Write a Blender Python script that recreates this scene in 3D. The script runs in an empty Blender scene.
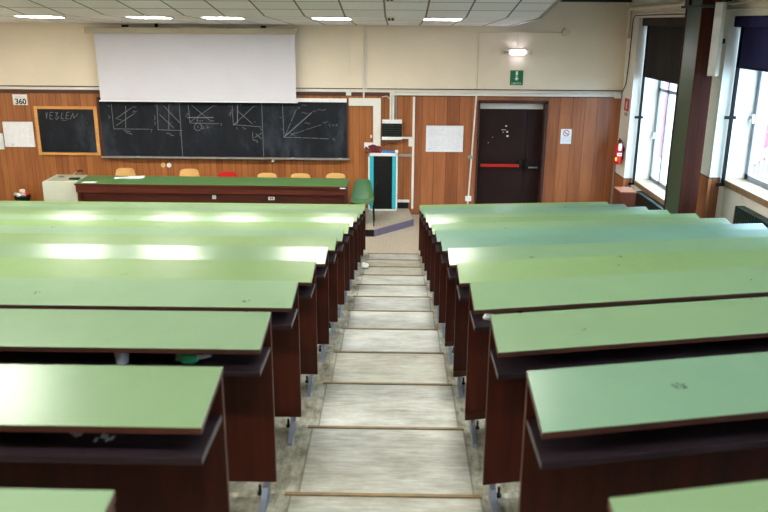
import bpy, math, random
from mathutils import Vector, Matrix
random.seed(7)
SC = bpy.context.scene
COL = SC.collection
PI = math.pi

# ---------------------------------------------------------------- camera
cam_data = bpy.data.cameras.new('camera')
cam = bpy.data.objects.new('camera', cam_data)
COL.objects.link(cam)
SC.camera = cam
cam_data.sensor_width = 36.0
cam_data.lens = 36.77
cx, cy, cz = Vector((0.99983013, 0.01718483, 0.00666262)), Vector((-0.0112951, 0.28563415, 0.95827217)), Vector((0.01456467, -0.95818465, 0.28577973))
m = Matrix((cx, cy, cz)).transposed().to_4x4()
m.translation = (0, 0, 3.763)
cam.matrix_world = m
cam_data.clip_start = 0.05
cam_data.dof.use_dof = True
cam_data.dof.focus_distance = 9.5
cam_data.dof.aperture_fstop = 3.6

# ---------------------------------------------------------------- sky, sun, exposure
world = bpy.data.worlds.new('sky')
SC.world = world
world.use_nodes = True
wn = world.node_tree.nodes
wn['Background'].inputs[0].default_value = (0.58, 0.80, 1.0, 1)
wn['Background'].inputs[1].default_value = 2.7
SC.view_settings.view_transform = 'Standard'
SC.view_settings.look = 'None'
SC.view_settings.gamma = 1
SC.view_settings.exposure = 2.9
SC.view_settings.use_curve_mapping = False
LAMP_POWER = 9.0
EXIT_POWER = 6.0

# ---------------------------------------------------------------- materials
def lin(c):
    return tuple(((v / 255) / 12.92 if v / 255 <= 0.04045 else ((v / 255 + 0.055) / 1.055) ** 2.4) for v in c) + (1,)

class NT:
    def __init__(s, name):
        s.m = bpy.data.materials.new(name); s.m.use_nodes = True
        s.n = s.m.node_tree.nodes; s.l = s.m.node_tree.links
        s.b = s.n['Principled BSDF']
    def new(s, t, **kw):
        x = s.n.new(t)
        for k, v in kw.items(): setattr(x, k, v)
        return x
    def link(s, a, b): s.l.new(a, b)
    def pos(s, scale=(1, 1, 1)):
        g = s.new('ShaderNodeNewGeometry'); mp = s.new('ShaderNodeMapping')
        mp.inputs['Scale'].default_value = scale
        s.link(g.outputs['Position'], mp.inputs['Vector']); return mp.outputs[0]
    def noise(s, scale, vec, detail=3, rough=.55):
        x = s.new('ShaderNodeTexNoise'); x.inputs['Scale'].default_value = scale
        x.inputs['Detail'].default_value = detail; x.inputs['Roughness'].default_value = rough
        s.link(vec, x.inputs['Vector']); return x.outputs['Fac']
    def math(s, op, a, b=None, clamp=False):
        x = s.new('ShaderNodeMath', operation=op); x.use_clamp = clamp
        for i, v in enumerate((a, b)):
            if v is None: continue
            if isinstance(v, (int, float)): x.inputs[i].default_value = v
            else: s.link(v, x.inputs[i])
        return x.outputs[0]
    def ramp(s, fac, stops):
        r = s.new('ShaderNodeValToRGB'); e = r.color_ramp.elements
        while len(e) < len(stops): e.new(0.5)
        for i, (p, c) in enumerate(stops):
            e[i].position = p; e[i].color = c
        s.link(fac, r.inputs[0]); return r.outputs[0]
    def mix(s, fac, a, b, mode='MIX'):
        x = s.new('ShaderNodeMix', data_type='RGBA', blend_type=mode)
        for sock, v in ((x.inputs[0], fac), (x.inputs[6], a), (x.inputs[7], b)):
            if isinstance(v, (int, float)): sock.default_value = v
            elif isinstance(v, tuple): sock.default_value = v
            else: s.link(v, sock)
        return x.outputs[2]
    def xyz(s, vec):
        x = s.new('ShaderNodeSeparateXYZ'); s.link(vec, x.inputs[0]); return x.outputs
    def bump(s, h, strength=.2, dist=.01):
        b = s.new('ShaderNodeBump'); b.inputs['Strength'].default_value = strength; b.inputs['Distance'].default_value = dist
        s.link(h, b.inputs['Height']); s.link(b.outputs[0], s.b.inputs['Normal'])
    def col(s, c):
        if isinstance(c, tuple): s.b.inputs['Base Color'].default_value = c
        else: s.link(c, s.b.inputs['Base Color'])
    def fin(s, rough=.5, metal=0, spec=.5):
        s.b.inputs['Roughness'].default_value = rough; s.b.inputs['Metallic'].default_value = metal
        s.b.inputs['Specular IOR Level'].default_value = spec
        return s.m

def plain(name, rgb, rough=.5, metal=0, spec=.5, var=.08, scale=6):
    t = NT(name); c = lin(rgb)
    n = t.noise(scale, t.pos())
    lo = tuple(v * (1 - var) for v in c[:3]) + (1,); hi = tuple(min(1, v * (1 + var)) for v in c[:3]) + (1,)
    t.col(t.ramp(n, [(.3, lo), (.7, hi)]))
    return t.fin(rough, metal, spec)

def emit(name, rgb, power):
    t = NT(name); t.b.inputs['Emission Color'].default_value = lin(rgb)
    t.b.inputs['Emission Strength'].default_value = power
    t.col(lin(rgb)); return t.fin(.4)

def wood(name, dark, light, axis='z', plank=0, rough=.45, spec=.5, scale=1.0, seam=.5, seamw=.008, off=0.0, plankvar=.6):
    """wood grain running along one axis, with optional plank seams across x"""
    t = NT(name)
    sc = {'z': (22, 22, 1.3), 'x': (1.3, 22, 22), 'y': (22, 1.3, 22)}[axis]
    sc = tuple(v * scale for v in sc)
    vec = t.pos(sc)
    n1 = t.noise(1.0, vec, 6, .65); n2 = t.noise(.25, vec, 3, .5)
    f = t.math('ADD', t.math('MULTIPLY', n1, .6), t.math('MULTIPLY', n2, .4))
    if plank:
        x = t.math('ADD', t.xyz(t.pos())[0], off)
        q = t.math('DIVIDE', x, plank); fl = t.math('FLOOR', q)
        w = t.new('ShaderNodeTexWhiteNoise', noise_dimensions='1D'); t.link(fl, w.inputs['W'])
        f = t.math('ADD', f, t.math('MULTIPLY', t.math('SUBTRACT', w.outputs['Value'], .5), plankvar * .3))
    c = t.ramp(f, [(.32, lin(dark)), (.68, lin(light))])
    if plank:
        fr = t.math('FRACT', q)
        s = t.math('LESS_THAN', fr, seamw / plank)
        c = t.mix(t.math('MULTIPLY', s, seam), c, lin((30, 12, 5)))
    t.col(c)
    return t.fin(rough, 0, spec)

def laminate_mat():
    t = NT('green_laminate')
    p = t.pos()
    n = t.noise(.9, p, 4); fine = t.noise(9, p, 3)
    f = t.math('ADD', t.math('MULTIPLY', n, .7), t.math('MULTIPLY', fine, .3))
    oi = t.new('ShaderNodeObjectInfo')          # tint per top, painting in reflections that differ by row
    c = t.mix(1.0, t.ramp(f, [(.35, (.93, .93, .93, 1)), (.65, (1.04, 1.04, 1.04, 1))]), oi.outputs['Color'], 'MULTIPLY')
    v = t.new('ShaderNodeTexVoronoi'); v.inputs['Scale'].default_value = 3.6
    mp = t.pos((1, 1.6, .01)); t.link(mp, v.inputs['Vector'])
    blob = t.math('LESS_THAN', v.outputs['Distance'], .085)
    br = t.math('GREATER_THAN', t.noise(60, p, 3, .7), .53)
    k = t.math('MULTIPLY', t.math('MULTIPLY', blob, br), .75)
    c = t.mix(k, c, lin((26, 42, 34)))
    t.col(c)
    t.b.inputs['Roughness'].default_value = .27
    t.b.inputs['Specular IOR Level'].default_value = .2
    return t.m

def tread_mat():
    t = NT('marbled_linoleum')
    p = t.pos(); x, y, z = t.xyz(p)
    c_in = t.math('LESS_THAN', t.math('ABSOLUTE', t.math('ADD', x, .03)), .40)
    s1 = t.noise(1, t.pos((7, 55, 7)), 6, .7); s2 = t.noise(1, t.pos((2.2, 9, 3)), 4, .6); s3 = t.noise(3.1, p, 4, .6)
    f = t.math('ADD', t.math('ADD', t.math('MULTIPLY', s1, .45), t.math('MULTIPLY', s2, .3)), t.math('MULTIPLY', s3, .25))
    centre = t.ramp(f, [(.32, lin((88, 90, 84))), (.44, lin((150, 150, 145))), (.60, lin((186, 187, 186)))])
    g1 = t.noise(1, t.pos((30, 9, 9)), 6, .75); g2 = t.noise(7, p, 5, .7)
    g = t.math('ADD', t.math('MULTIPLY', g1, .5), t.math('MULTIPLY', g2, .5))
    side = t.ramp(g, [(.36, lin((58, 58, 52))), (.47, lin((132, 131, 120))), (.58, lin((176, 176, 170)))])
    c = t.mix(c_in, side, centre)
    # every step has its own worn tone
    ix = t.math('FLOOR', t.math('DIVIDE', t.math('SUBTRACT', y, 2.8834), .85))
    w = t.new('ShaderNodeTexWhiteNoise', noise_dimensions='1D'); t.link(t.math('ADD', ix, 3.4), w.inputs['W'])
    c = t.mix(1.0, c, t.ramp(w.outputs['Value'], [(0, (.78, .74, .64, 1)), (.55, (.94, .93, .88, 1)), (1, (1.0, 1.0, 1.04, 1))]), 'MULTIPLY')
    blot = t.ramp(t.noise(1, t.pos((4, 6, 4)), 5, .7), [(.4, (.78, .77, .70, 1)), (.58, (1, 1, 1, 1))])
    c = t.mix(.8, c, blot, 'MULTIPLY')
    ax = t.math('ABSOLUTE', t.math('SUBTRACT', t.math('ABSOLUTE', t.math('ADD', x, .03)), .40))
    seam = t.math('LESS_THAN', ax, .005)
    c = t.mix(t.math('MULTIPLY', seam, .6), c, lin((70, 66, 55)))
    # dirt that gathers at the sides of the steps
    ed = t.math('MULTIPLY', t.math('SUBTRACT', t.math('ABSOLUTE', t.math('ADD', x, .03)), .29), 3.5, True)
    dn = t.ramp(t.noise(11, p, 5, .7), [(.45, (0, 0, 0, 1)), (.7, (1, 1, 1, 1))])
    dk = t.math('MULTIPLY', t.math('MULTIPLY', ed, dn), .55)
    c = t.mix(dk, c, lin((74, 72, 58)))
    t.col(c)
    return t.fin(.42, 0, .5)

def terrazzo(name, a, b, d):
    t = NT(name); p = t.pos()
    n = t.noise(34, p, 3, .7); n2 = t.noise(2.5, p, 4)
    c = t.ramp(n, [(.38, lin(d)), (.46, lin(a)), (.7, lin(b))])
    c = t.mix(t.math('MULTIPLY', n2, .35), c, lin(d))
    t.col(c); return t.fin(.35)

def ceiling_mat():
    t = NT('ceiling_tiles'); x, y, z = t.xyz(t.pos())
    fx = t.math('FRACT', t.math('DIVIDE', t.math('ADD', x, .203 + 12.0), .6))
    fy = t.math('FRACT', t.math('DIVIDE', t.math('ADD', y, -12.2 + 18.0), .6))
    s = t.math('MAXIMUM', t.math('LESS_THAN', fx, .045), t.math('LESS_THAN', fy, .045))
    ix = t.math('FLOOR', t.math('DIVIDE', t.math('ADD', x, .203 + 12.0), .6)); iy = t.math('FLOOR', t.math('DIVIDE', t.math('ADD', y, 5.8), .6))
    w = t.new('ShaderNodeTexWhiteNoise', noise_dimensions='2D'); cb = t.new('ShaderNodeCombineXYZ')
    t.link(ix, cb.inputs[0]); t.link(iy, cb.inputs[1]); t.link(cb.outputs[0], w.inputs['Vector'])
    c = t.ramp(w.outputs['Value'], [(0, lin((232, 230, 232))), (1, lin((244, 242, 246)))])
    c = t.mix(s, c, lin((122, 122, 110)))
    t.col(c); return t.fin(.8, 0, .2)

def slate(name):
    t = NT(name); p = t.pos()
    n = t.noise(.9, t.pos((1.2, 1, .7)), 5, .6); n2 = t.noise(5, t.pos((1, 1, .35)), 4, .6)
    f = t.math('ADD', t.math('MULTIPLY', n, .65), t.math('MULTIPLY', n2, .35))
    t.col(t.ramp(f, [(.38, lin((15, 17, 23))), (.52, lin((24, 27, 34))), (.70, lin((60, 66, 76)))]))
    return t.fin(.75, 0, .25)

def cloth(name, rgb, rough=.9):
    t = NT(name); c = lin(rgb)
    n = t.noise(1, t.pos((5, 5, 1.2)), 3)
    t.col(t.ramp(n, [(.3, tuple(v * .8 for v in c[:3]) + (1,)), (.7, tuple(v * 1.2 for v in c[:3]) + (1,))]))
    return t.fin(rough, 0, .2)

M = {}
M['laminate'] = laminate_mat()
M['edge'] = wood('desk_edge_wood', (42, 20, 12), (78, 42, 28), 'x', rough=.45)
M['mahogany'] = wood('dark_desk_wood', (42, 14, 6), (76, 28, 15), 'z', rough=.42, spec=.35)
M['shelf'] = wood('dark_shelf_wood', (24, 17, 20), (44, 32, 38), 'x', rough=.35)
M['steel'] = plain('cast_iron', (120, 128, 142), .45, .6)
M['black_metal'] = plain('black_metal', (8, 8, 10), .6, spec=.2)
M['black'] = plain('black_plastic', (8, 8, 9), .55, spec=.3)
M['tread'] = tread_mat()
M['nosing'] = plain('brass_nosing', (112, 90, 56), .55, .1, var=.25, scale=14)
M['floor'] = terrazzo('terrazzo', (168, 154, 134), (184, 172, 154), (124, 110, 92))
M['platform_side'] = plain('platform_edge_slate', (100, 88, 104), .4, var=.2, scale=12)
M['wood_l'] = wood('wall_veneer_fine', (132, 76, 36), (170, 106, 57), 'z', plank=.125, rough=.38, seam=.6, plankvar=.7)
M['wood_r'] = wood('wall_veneer_wide', (128, 72, 40), (166, 102, 62), 'z', plank=.245, rough=.38, seam=.7, plankvar=.9)
M['moulding'] = wood('dark_moulding_wood', (62, 28, 14), (88, 42, 22), 'x', rough=.5)
M['cream'] = plain('cream_wall_paint', (230, 216, 194), .8, var=.04, scale=1.3)
M['white_wall'] = plain('white_wall_paint', (226, 222, 212), .75, var=.03, scale=2)
M['trunk'] = plain('cable_trunking_plastic', (222, 218, 208), .5, var=.04)
M['pipe'] = plain('painted_pipe', (214, 202, 178), .5, var=.05)
M['ceiling'] = ceiling_mat()
M['lamp'] = emit('lamp_diffuser', (253, 252, 243), LAMP_POWER)
M['lamp_frame'] = plain('lamp_frame_white', (210, 210, 200), .5)
M['emergency'] = emit('emergency_tube', (235, 232, 255), EXIT_POWER)
M['slate'] = slate('chalkboard_slate')
M['chalk'] = plain('chalk', (112, 114, 118), .9, var=.2, scale=30)
M['chalk_faint'] = plain('faint_chalk', (92, 96, 102), .9, var=.25, scale=40)
M['oak'] = wood('light_frame_wood', (188, 128, 62), (216, 160, 92), 'x', rough=.5)
M['grey_rail'] = plain('grey_rail', (150, 146, 140), .45, .3)
M['screen'] = plain('screen_fabric', (206, 202, 210), .85, var=.015, scale=3)
M['screen_case'] = plain('screen_case', (184, 174, 152), .5, var=.03)
M['paper'] = plain('paper', (226, 226, 226), .8, var=.05, scale=25)
M['paper_bright'] = plain('bright_paper', (246, 246, 246), .7, var=.02)
M['board_white'] = plain('noticeboard_white', (222, 222, 226), .6, var=.06, scale=14)
M['ink'] = plain('ink', (24, 24, 28), .7)
M['ink_faint'] = plain('faint_ink', (196, 198, 206), .8, var=.05)
M['table_green'] = plain('table_green_laminate', (76, 116, 66), .3, var=.06, scale=3)
M['table_wood'] = wood('table_mahogany', (58, 20, 12), (92, 36, 22), 'x', rough=.4)
M['console'] = plain('console_grey', (184, 188, 172), .5, var=.03)
M['console_top'] = plain('console_top_grey', (150, 154, 132), .5, var=.04)
M['ply'] = wood('chair_plywood', (206, 158, 92), (226, 182, 120), 'x', rough=.35)
M['red_seat'] = plain('red_plastic', (190, 26, 22), .4)
M['green_seat'] = plain('green_plastic', (66, 106, 66), .3, var=.05)
M['cyan'] = plain('cyan_panel', (40, 168, 184), .4, var=.05)
M['cab_white'] = plain('cabinet_white', (222, 222, 214), .45)
M['bow_red'] = plain('dark_red_fabric', (96, 14, 24), .7, var=.3, scale=30)
M['blue'] = plain('blue_plastic', (58, 130, 200), .4)
M['door_brown'] = plain('door_dark_brown', (34, 14, 11), .5, spec=.25, var=.15, scale=2)
M['door_frame'] = wood('door_frame_wood', (48, 20, 12), (70, 33, 20), 'z', rough=.5)
M['red_bar'] = plain('panic_bar_red', (176, 34, 26), .35)
M['chrome'] = plain('brushed_steel', (176, 172, 168), .35, .7)
M['exit_green'] = plain('exit_sign_green', (12, 108, 66), .5)
M['sign_red'] = plain('sign_red', (190, 30, 28), .5)
M['ext_red'] = plain('extinguisher_red', (196, 22, 20), .3)
M['yellow'] = plain('yellow_label', (220, 190, 60), .5)
M['pillar_green'] = plain('pillar_green_paint', (56, 74, 54), .35, var=.06, scale=2)
M['pillar_wood'] = wood('pillar_wood', (44, 17, 9), (72, 31, 18), 'z', rough=.65, spec=.15)
M['dark_green'] = plain('dark_green_enamel', (24, 44, 38), .4)
M['blind'] = cloth('blind_fabric_grey', (46, 42, 42))
M['blind_blue'] = cloth('blind_fabric_navy', (52, 50, 96))
M['sill'] = plain('stone_sill', (160, 138, 112), .45, var=.15, scale=9)
M['sill_edge'] = plain('sill_edge_stone', (138, 108, 80), .6, var=.15, scale=9)
M['frame_grey'] = plain('window_frame_grey', (150, 156, 170), .45, .2)
M['speaker'] = plain('speaker_white', (206, 206, 206), .5)
M['facade'] = plain('facade_white', (142, 138, 140), .85, var=.05, scale=.8)
M['facade_pink'] = plain('facade_pink', (160, 88, 96), .85)
M['brick'] = plain('outside_paving', (150, 146, 140), .9)
M['brown_box'] = wood('box_wood', (74, 32, 18), (100, 48, 30), 'z', rough=.4)
M['box_top'] = wood('box_top_wood', (120, 66, 44), (150, 90, 64), 'x', rough=.35)
M['green_foil'] = plain('green_wrapper', (30, 150, 100), .3)
tg = NT('window_glass')
for nd in list(tg.n):
    if nd.type == 'BSDF_PRINCIPLED': tg.n.remove(nd)
_tr = tg.new('ShaderNodeBsdfTransparent'); _gl = tg.new('ShaderNodeBsdfGlossy'); _gl.inputs['Roughness'].default_value = .02
_mx = tg.new('ShaderNodeMixShader'); _mx.inputs[0].default_value = .07
_tr.inputs[0].default_value = (.93, .96, .97, 1)
tg.link(_tr.outputs[0], _mx.inputs[1]); tg.link(_gl.outputs[0], _mx.inputs[2])
tg.link(_mx.outputs[0], tg.n['Material Output'].inputs['Surface'])
M['glass'] = tg.m
tp = NT('clear_film'); tp.col(lin((170, 176, 190))); tp.b.inputs['Alpha'].default_value = .6; M['film'] = tp.fin(.25)

# ---------------------------------------------------------------- mesh builder
def origin_of(o):
    v = Vector((0, 0, 0))
    while o is not None:
        v += o.location; o = o.parent
    return v

class B:
    def __init__(s): s.v = []; s.f = []; s.mi = []; s.mats = []; s.cur = 0; s.sm = []; s.smooth = False
    def mat(s, name):
        if name not in s.mats: s.mats.append(name)
        s.cur = s.mats.index(name); return s
    def add(s, verts, faces):
        o = len(s.v); s.v += [tuple(v) for v in verts]
        for f in faces:
            s.f.append([i + o for i in f]); s.mi.append(s.cur); s.sm.append(s.smooth)
        return s
    def box(s, x0, x1, y0, y1, z0, z1):
        return s.hexa([(x0, y0, z0), (x1, y0, z0), (x1, y1, z0), (x0, y1, z0), (x0, y0, z1), (x1, y0, z1), (x1, y1, z1), (x0, y1, z1)])
    def hexa(s, p, top=None):
        fs = [(0, 3, 2, 1), (4, 5, 6, 7), (0, 1, 5, 4), (1, 2, 6, 5), (2, 3, 7, 6), (3, 0, 4, 7)]
        if top:
            c = s.cur; s.add(p, fs); k = len(s.mi) - 5
            s.mat(top); s.mi[k] = s.cur; s.cur = c
            return s
        return s.add(p, fs)
    def rbox(s, x0, x1, y0, y1, z0, z1, r=.01, axis='y', n=4):
        """box whose four edges along one axis are rounded"""
        def ring(a0, a1, b0, b1):
            o = []
            for cxx, cyy, st in ((a1 - r, b1 - r, 0), (a0 + r, b1 - r, 1), (a0 + r, b0 + r, 2), (a1 - r, b0 + r, 3)):
                for i in range(n + 1):
                    t = (st + i / n) * PI / 2; o.append((cxx + r * math.cos(t), cyy + r * math.sin(t)))
            return o
        if axis == 'y': R = ring(x0, x1, z0, z1); P = [(a, y0, b) for a, b in R] + [(a, y1, b) for a, b in R]
        elif axis == 'z': R = ring(x0, x1, y0, y1); P = [(a, b, z0) for a, b in R] + [(a, b, z1) for a, b in R]
        else: R = ring(y0, y1, z0, z1); P = [(x0, a, b) for a, b in R] + [(x1, a, b) for a, b in R]
        k = len(R)
        F = [tuple(range(k)), tuple(range(2 * k - 1, k - 1, -1))] + [(i, i + k, (i + 1) % k + k, (i + 1) % k) for i in range(k)]
        return s.add(P, F)
    def prism(s, poly, axis, a, b):
        k = len(poly)
        def P(u, v, w): return {'x': (w, u, v), 'y': (u, w, v), 'z': (u, v, w)}[axis]
        V = [P(u, v, a) for u, v in poly] + [P(u, v, b) for u, v in poly]
        F = [tuple(range(k)), tuple(range(2 * k - 1, k - 1, -1))] + [(i, i + k, (i + 1) % k + k, (i + 1) % k) for i in range(k)]
        return s.add(V, F)
    def tube(s, pts, r, seg=8, closed=False):
        pts = [Vector(p) for p in pts]; n = len(pts); rings = []
        for i, p in enumerate(pts):
            d = (pts[min(i + 1, n - 1)] - pts[max(i - 1, 0)]).normalized()
            up = Vector((0, 0, 1)) if abs(d.z) < .9 else Vector((0, 1, 0))
            a = d.cross(up).normalized(); b = d.cross(a).normalized()
            rr = r[i] if isinstance(r, (list, tuple)) else r
            rings.append([p + a * rr * math.cos(2 * PI * j / seg) + b * rr * math.sin(2 * PI * j / seg) for j in range(seg)])
        V = [v for R in rings for v in R]; F = []
        for i in range(n - 1):
            for j in range(seg):
                F.append((i * seg + j, i * seg + (j + 1) % seg, (i + 1) * seg + (j + 1) % seg, (i + 1) * seg + j))
        F.append(tuple(range(seg - 1, -1, -1))); F.append(tuple(range((n - 1) * seg, n * seg)))
        return s.add(V, F)
    def lathe(s, prof, c, seg=20):
        V = []; F = []
        for (r, z) in prof:
            for j in range(seg):
                t = 2 * PI * j / seg; V.append((c[0] + r * math.cos(t), c[1] + r * math.sin(t), c[2] + z))
        n = len(prof)
        for i in range(n - 1):
            for j in range(seg): F.append((i * seg + j, i * seg + (j + 1) % seg, (i + 1) * seg + (j + 1) % seg, (i + 1) * seg + j))
        F.append(tuple(range(seg - 1, -1, -1))); F.append(tuple(range((n - 1) * seg, n * seg)))
        return s.add(V, F)
    def disc(s, c, r, axis='y', t=.01, seg=20):
        o = []
        for sgn in (0, 1):
            for j in range(seg):
                a = 2 * PI * j / seg; u, v = r * math.cos(a), r * math.sin(a); w = sgn * t
                o.append({'y': (c[0] + u, c[1] + w, c[2] + v), 'x': (c[0] + w, c[1] + u, c[2] + v), 'z': (c[0] + u, c[1] + v, c[2] + w)}[axis])
        return s.add(o, [tuple(range(seg)), tuple(range(2 * seg - 1, seg - 1, -1))] + [(i, i + seg, (i + 1) % seg + seg, (i + 1) % seg) for i in range(seg)])
    def sheet(s, fn, nu, nv, t=.01):
        """thick curved sheet: fn(u,v) -> point; thickness along the surface normal"""
        P = [[Vector(fn(i / nu, j / nv)) for j in range(nv + 1)] for i in range(nu + 1)]
        top = []; bot = []
        for i in range(nu + 1):
            for j in range(nv + 1):
                du = P[min(i + 1, nu)][j] - P[max(i - 1, 0)][j]; dv = P[i][min(j + 1, nv)] - P[i][max(j - 1, 0)]
                nn = du.cross(dv).normalized(); top.append(P[i][j] + nn * t / 2); bot.append(P[i][j] - nn * t / 2)
        k = len(top); w = nv + 1; F = []
        for i in range(nu):
            for j in range(nv):
                a, b, c, d = i * w + j, (i + 1) * w + j, (i + 1) * w + j + 1, i * w + j + 1
                F.append((a, b, c, d)); F.append((a + k, d + k, c + k, b + k))
        for i in range(nu):
            for j0 in (0, nv):
                a, b = i * w + j0, (i + 1) * w + j0; F.append((a, a + k, b + k, b))
        for j in range(nv):
            for i0 in (0, nu):
                a, b = i0 * w + j, i0 * w + j + 1; F.append((a, b, b + k, a + k))
        return s.add(top + bot, F)
    def build(s, name, mats=None, parent=None, kind=None, smooth=False, local=False, bevel=0):
        me = bpy.data.meshes.new(name)
        o0 = Vector((0, 0, 0)) if (local or parent is None) else origin_of(parent)
        me.from_pydata([tuple(Vector(v) - o0) for v in s.v], [], s.f)
        if mats: names = [mats] if not s.mats else s.mats
        else: names = s.mats
        for nm in names: me.materials.append(M[nm])
        for i, p in enumerate(me.polygons):
            p.material_index = s.mi[i] if s.mats else 0
            p.use_smooth = smooth or s.sm[i]
        import bmesh
        bm = bmesh.new(); bm.from_mesh(me); bmesh.ops.recalc_face_normals(bm, faces=bm.faces); bm.to_mesh(me); bm.free()
        o = bpy.data.objects.new(name, me); COL.objects.link(o)
        if parent is not None: o.parent = parent
        if kind: o['kind'] = kind
        if smooth:
            me.shade_smooth() if hasattr(me, 'shade_smooth') else None
            md = o.modifiers.new('edges', 'EDGE_SPLIT'); md.split_angle = math.radians(40)
        if bevel:
            md = o.modifiers.new('bevel', 'BEVEL'); md.width = bevel; md.segments = 2; md.limit_method = 'ANGLE'
        return o

def tag(o, label, cat, group=None):
    o['label'] = label; o['category'] = cat
    if group: o['group'] = group
    return o
def thing(name, label, cat, loc=(0, 0, 0), group=None, rz=0):
    o = bpy.data.objects.new(name, None); COL.objects.link(o)
    o.location = loc; o.rotation_euler = (0, 0, rz); o.empty_display_size = .1
    return tag(o, label, cat, group)
def struct(name, b, mat=None, **kw): return b.build(name, mat, kind='structure', **kw)
def copy_tree(o, parent=None):
    c = o.copy(); COL.objects.link(c); c.parent = parent
    for ch in list(o.children): copy_tree(ch, c)
    return c
def text(name, s, size, x, y, z, mat, parent, facing='y', ext=.001, bold=0):
    """flat lettering standing on a vertical face; facing 'y' looks to -y, 'x' looks to -x"""
    cu = bpy.data.curves.new(name, 'FONT'); cu.body = s; cu.size = size; cu.align_x = 'CENTER'; cu.align_y = 'CENTER'; cu.extrude = ext; cu.offset = bold
    tmp = bpy.data.objects.new(name + '_t', cu); COL.objects.link(tmp)
    dg = bpy.context.evaluated_depsgraph_get(); me = bpy.data.meshes.new_from_object(tmp.evaluated_get(dg))
    bpy.data.objects.remove(tmp)
    rot = Matrix.Rotation(PI / 2, 4, 'X')
    if facing == 'x': rot = Matrix.Rotation(-PI / 2, 4, 'Z') @ rot
    me.transform(rot); me.materials.clear(); me.materials.append(M[mat])
    o = bpy.data.objects.new(name, me); COL.objects.link(o)
    o.parent = parent; o.location = Vector((x, y, z)) - (origin_of(parent) if parent else Vector((0, 0, 0)))
    return o
def stroke(b, pts, w, y, t=.0012):
    """a flat line of chalk or ink on a board facing -y, pts in (x, z)"""
    for (x0, z0), (x1, z1) in zip(pts[:-1], pts[1:]):
        d = Vector((x1 - x0, z1 - z0)); L = d.length
        if L < 1e-5: continue
        d /= L; n = Vector((-d.y, d.x)) * w / 2; e = d * w * .3
        a = [(x0 - e.x + n.x, z0 - e.y + n.y), (x1 + e.x + n.x, z1 + e.y + n.y), (x1 + e.x - n.x, z1 + e.y - n.y), (x0 - e.x - n.x, z0 - e.y - n.y)]
        b.prism(a, 'y', y - t, y)
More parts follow.
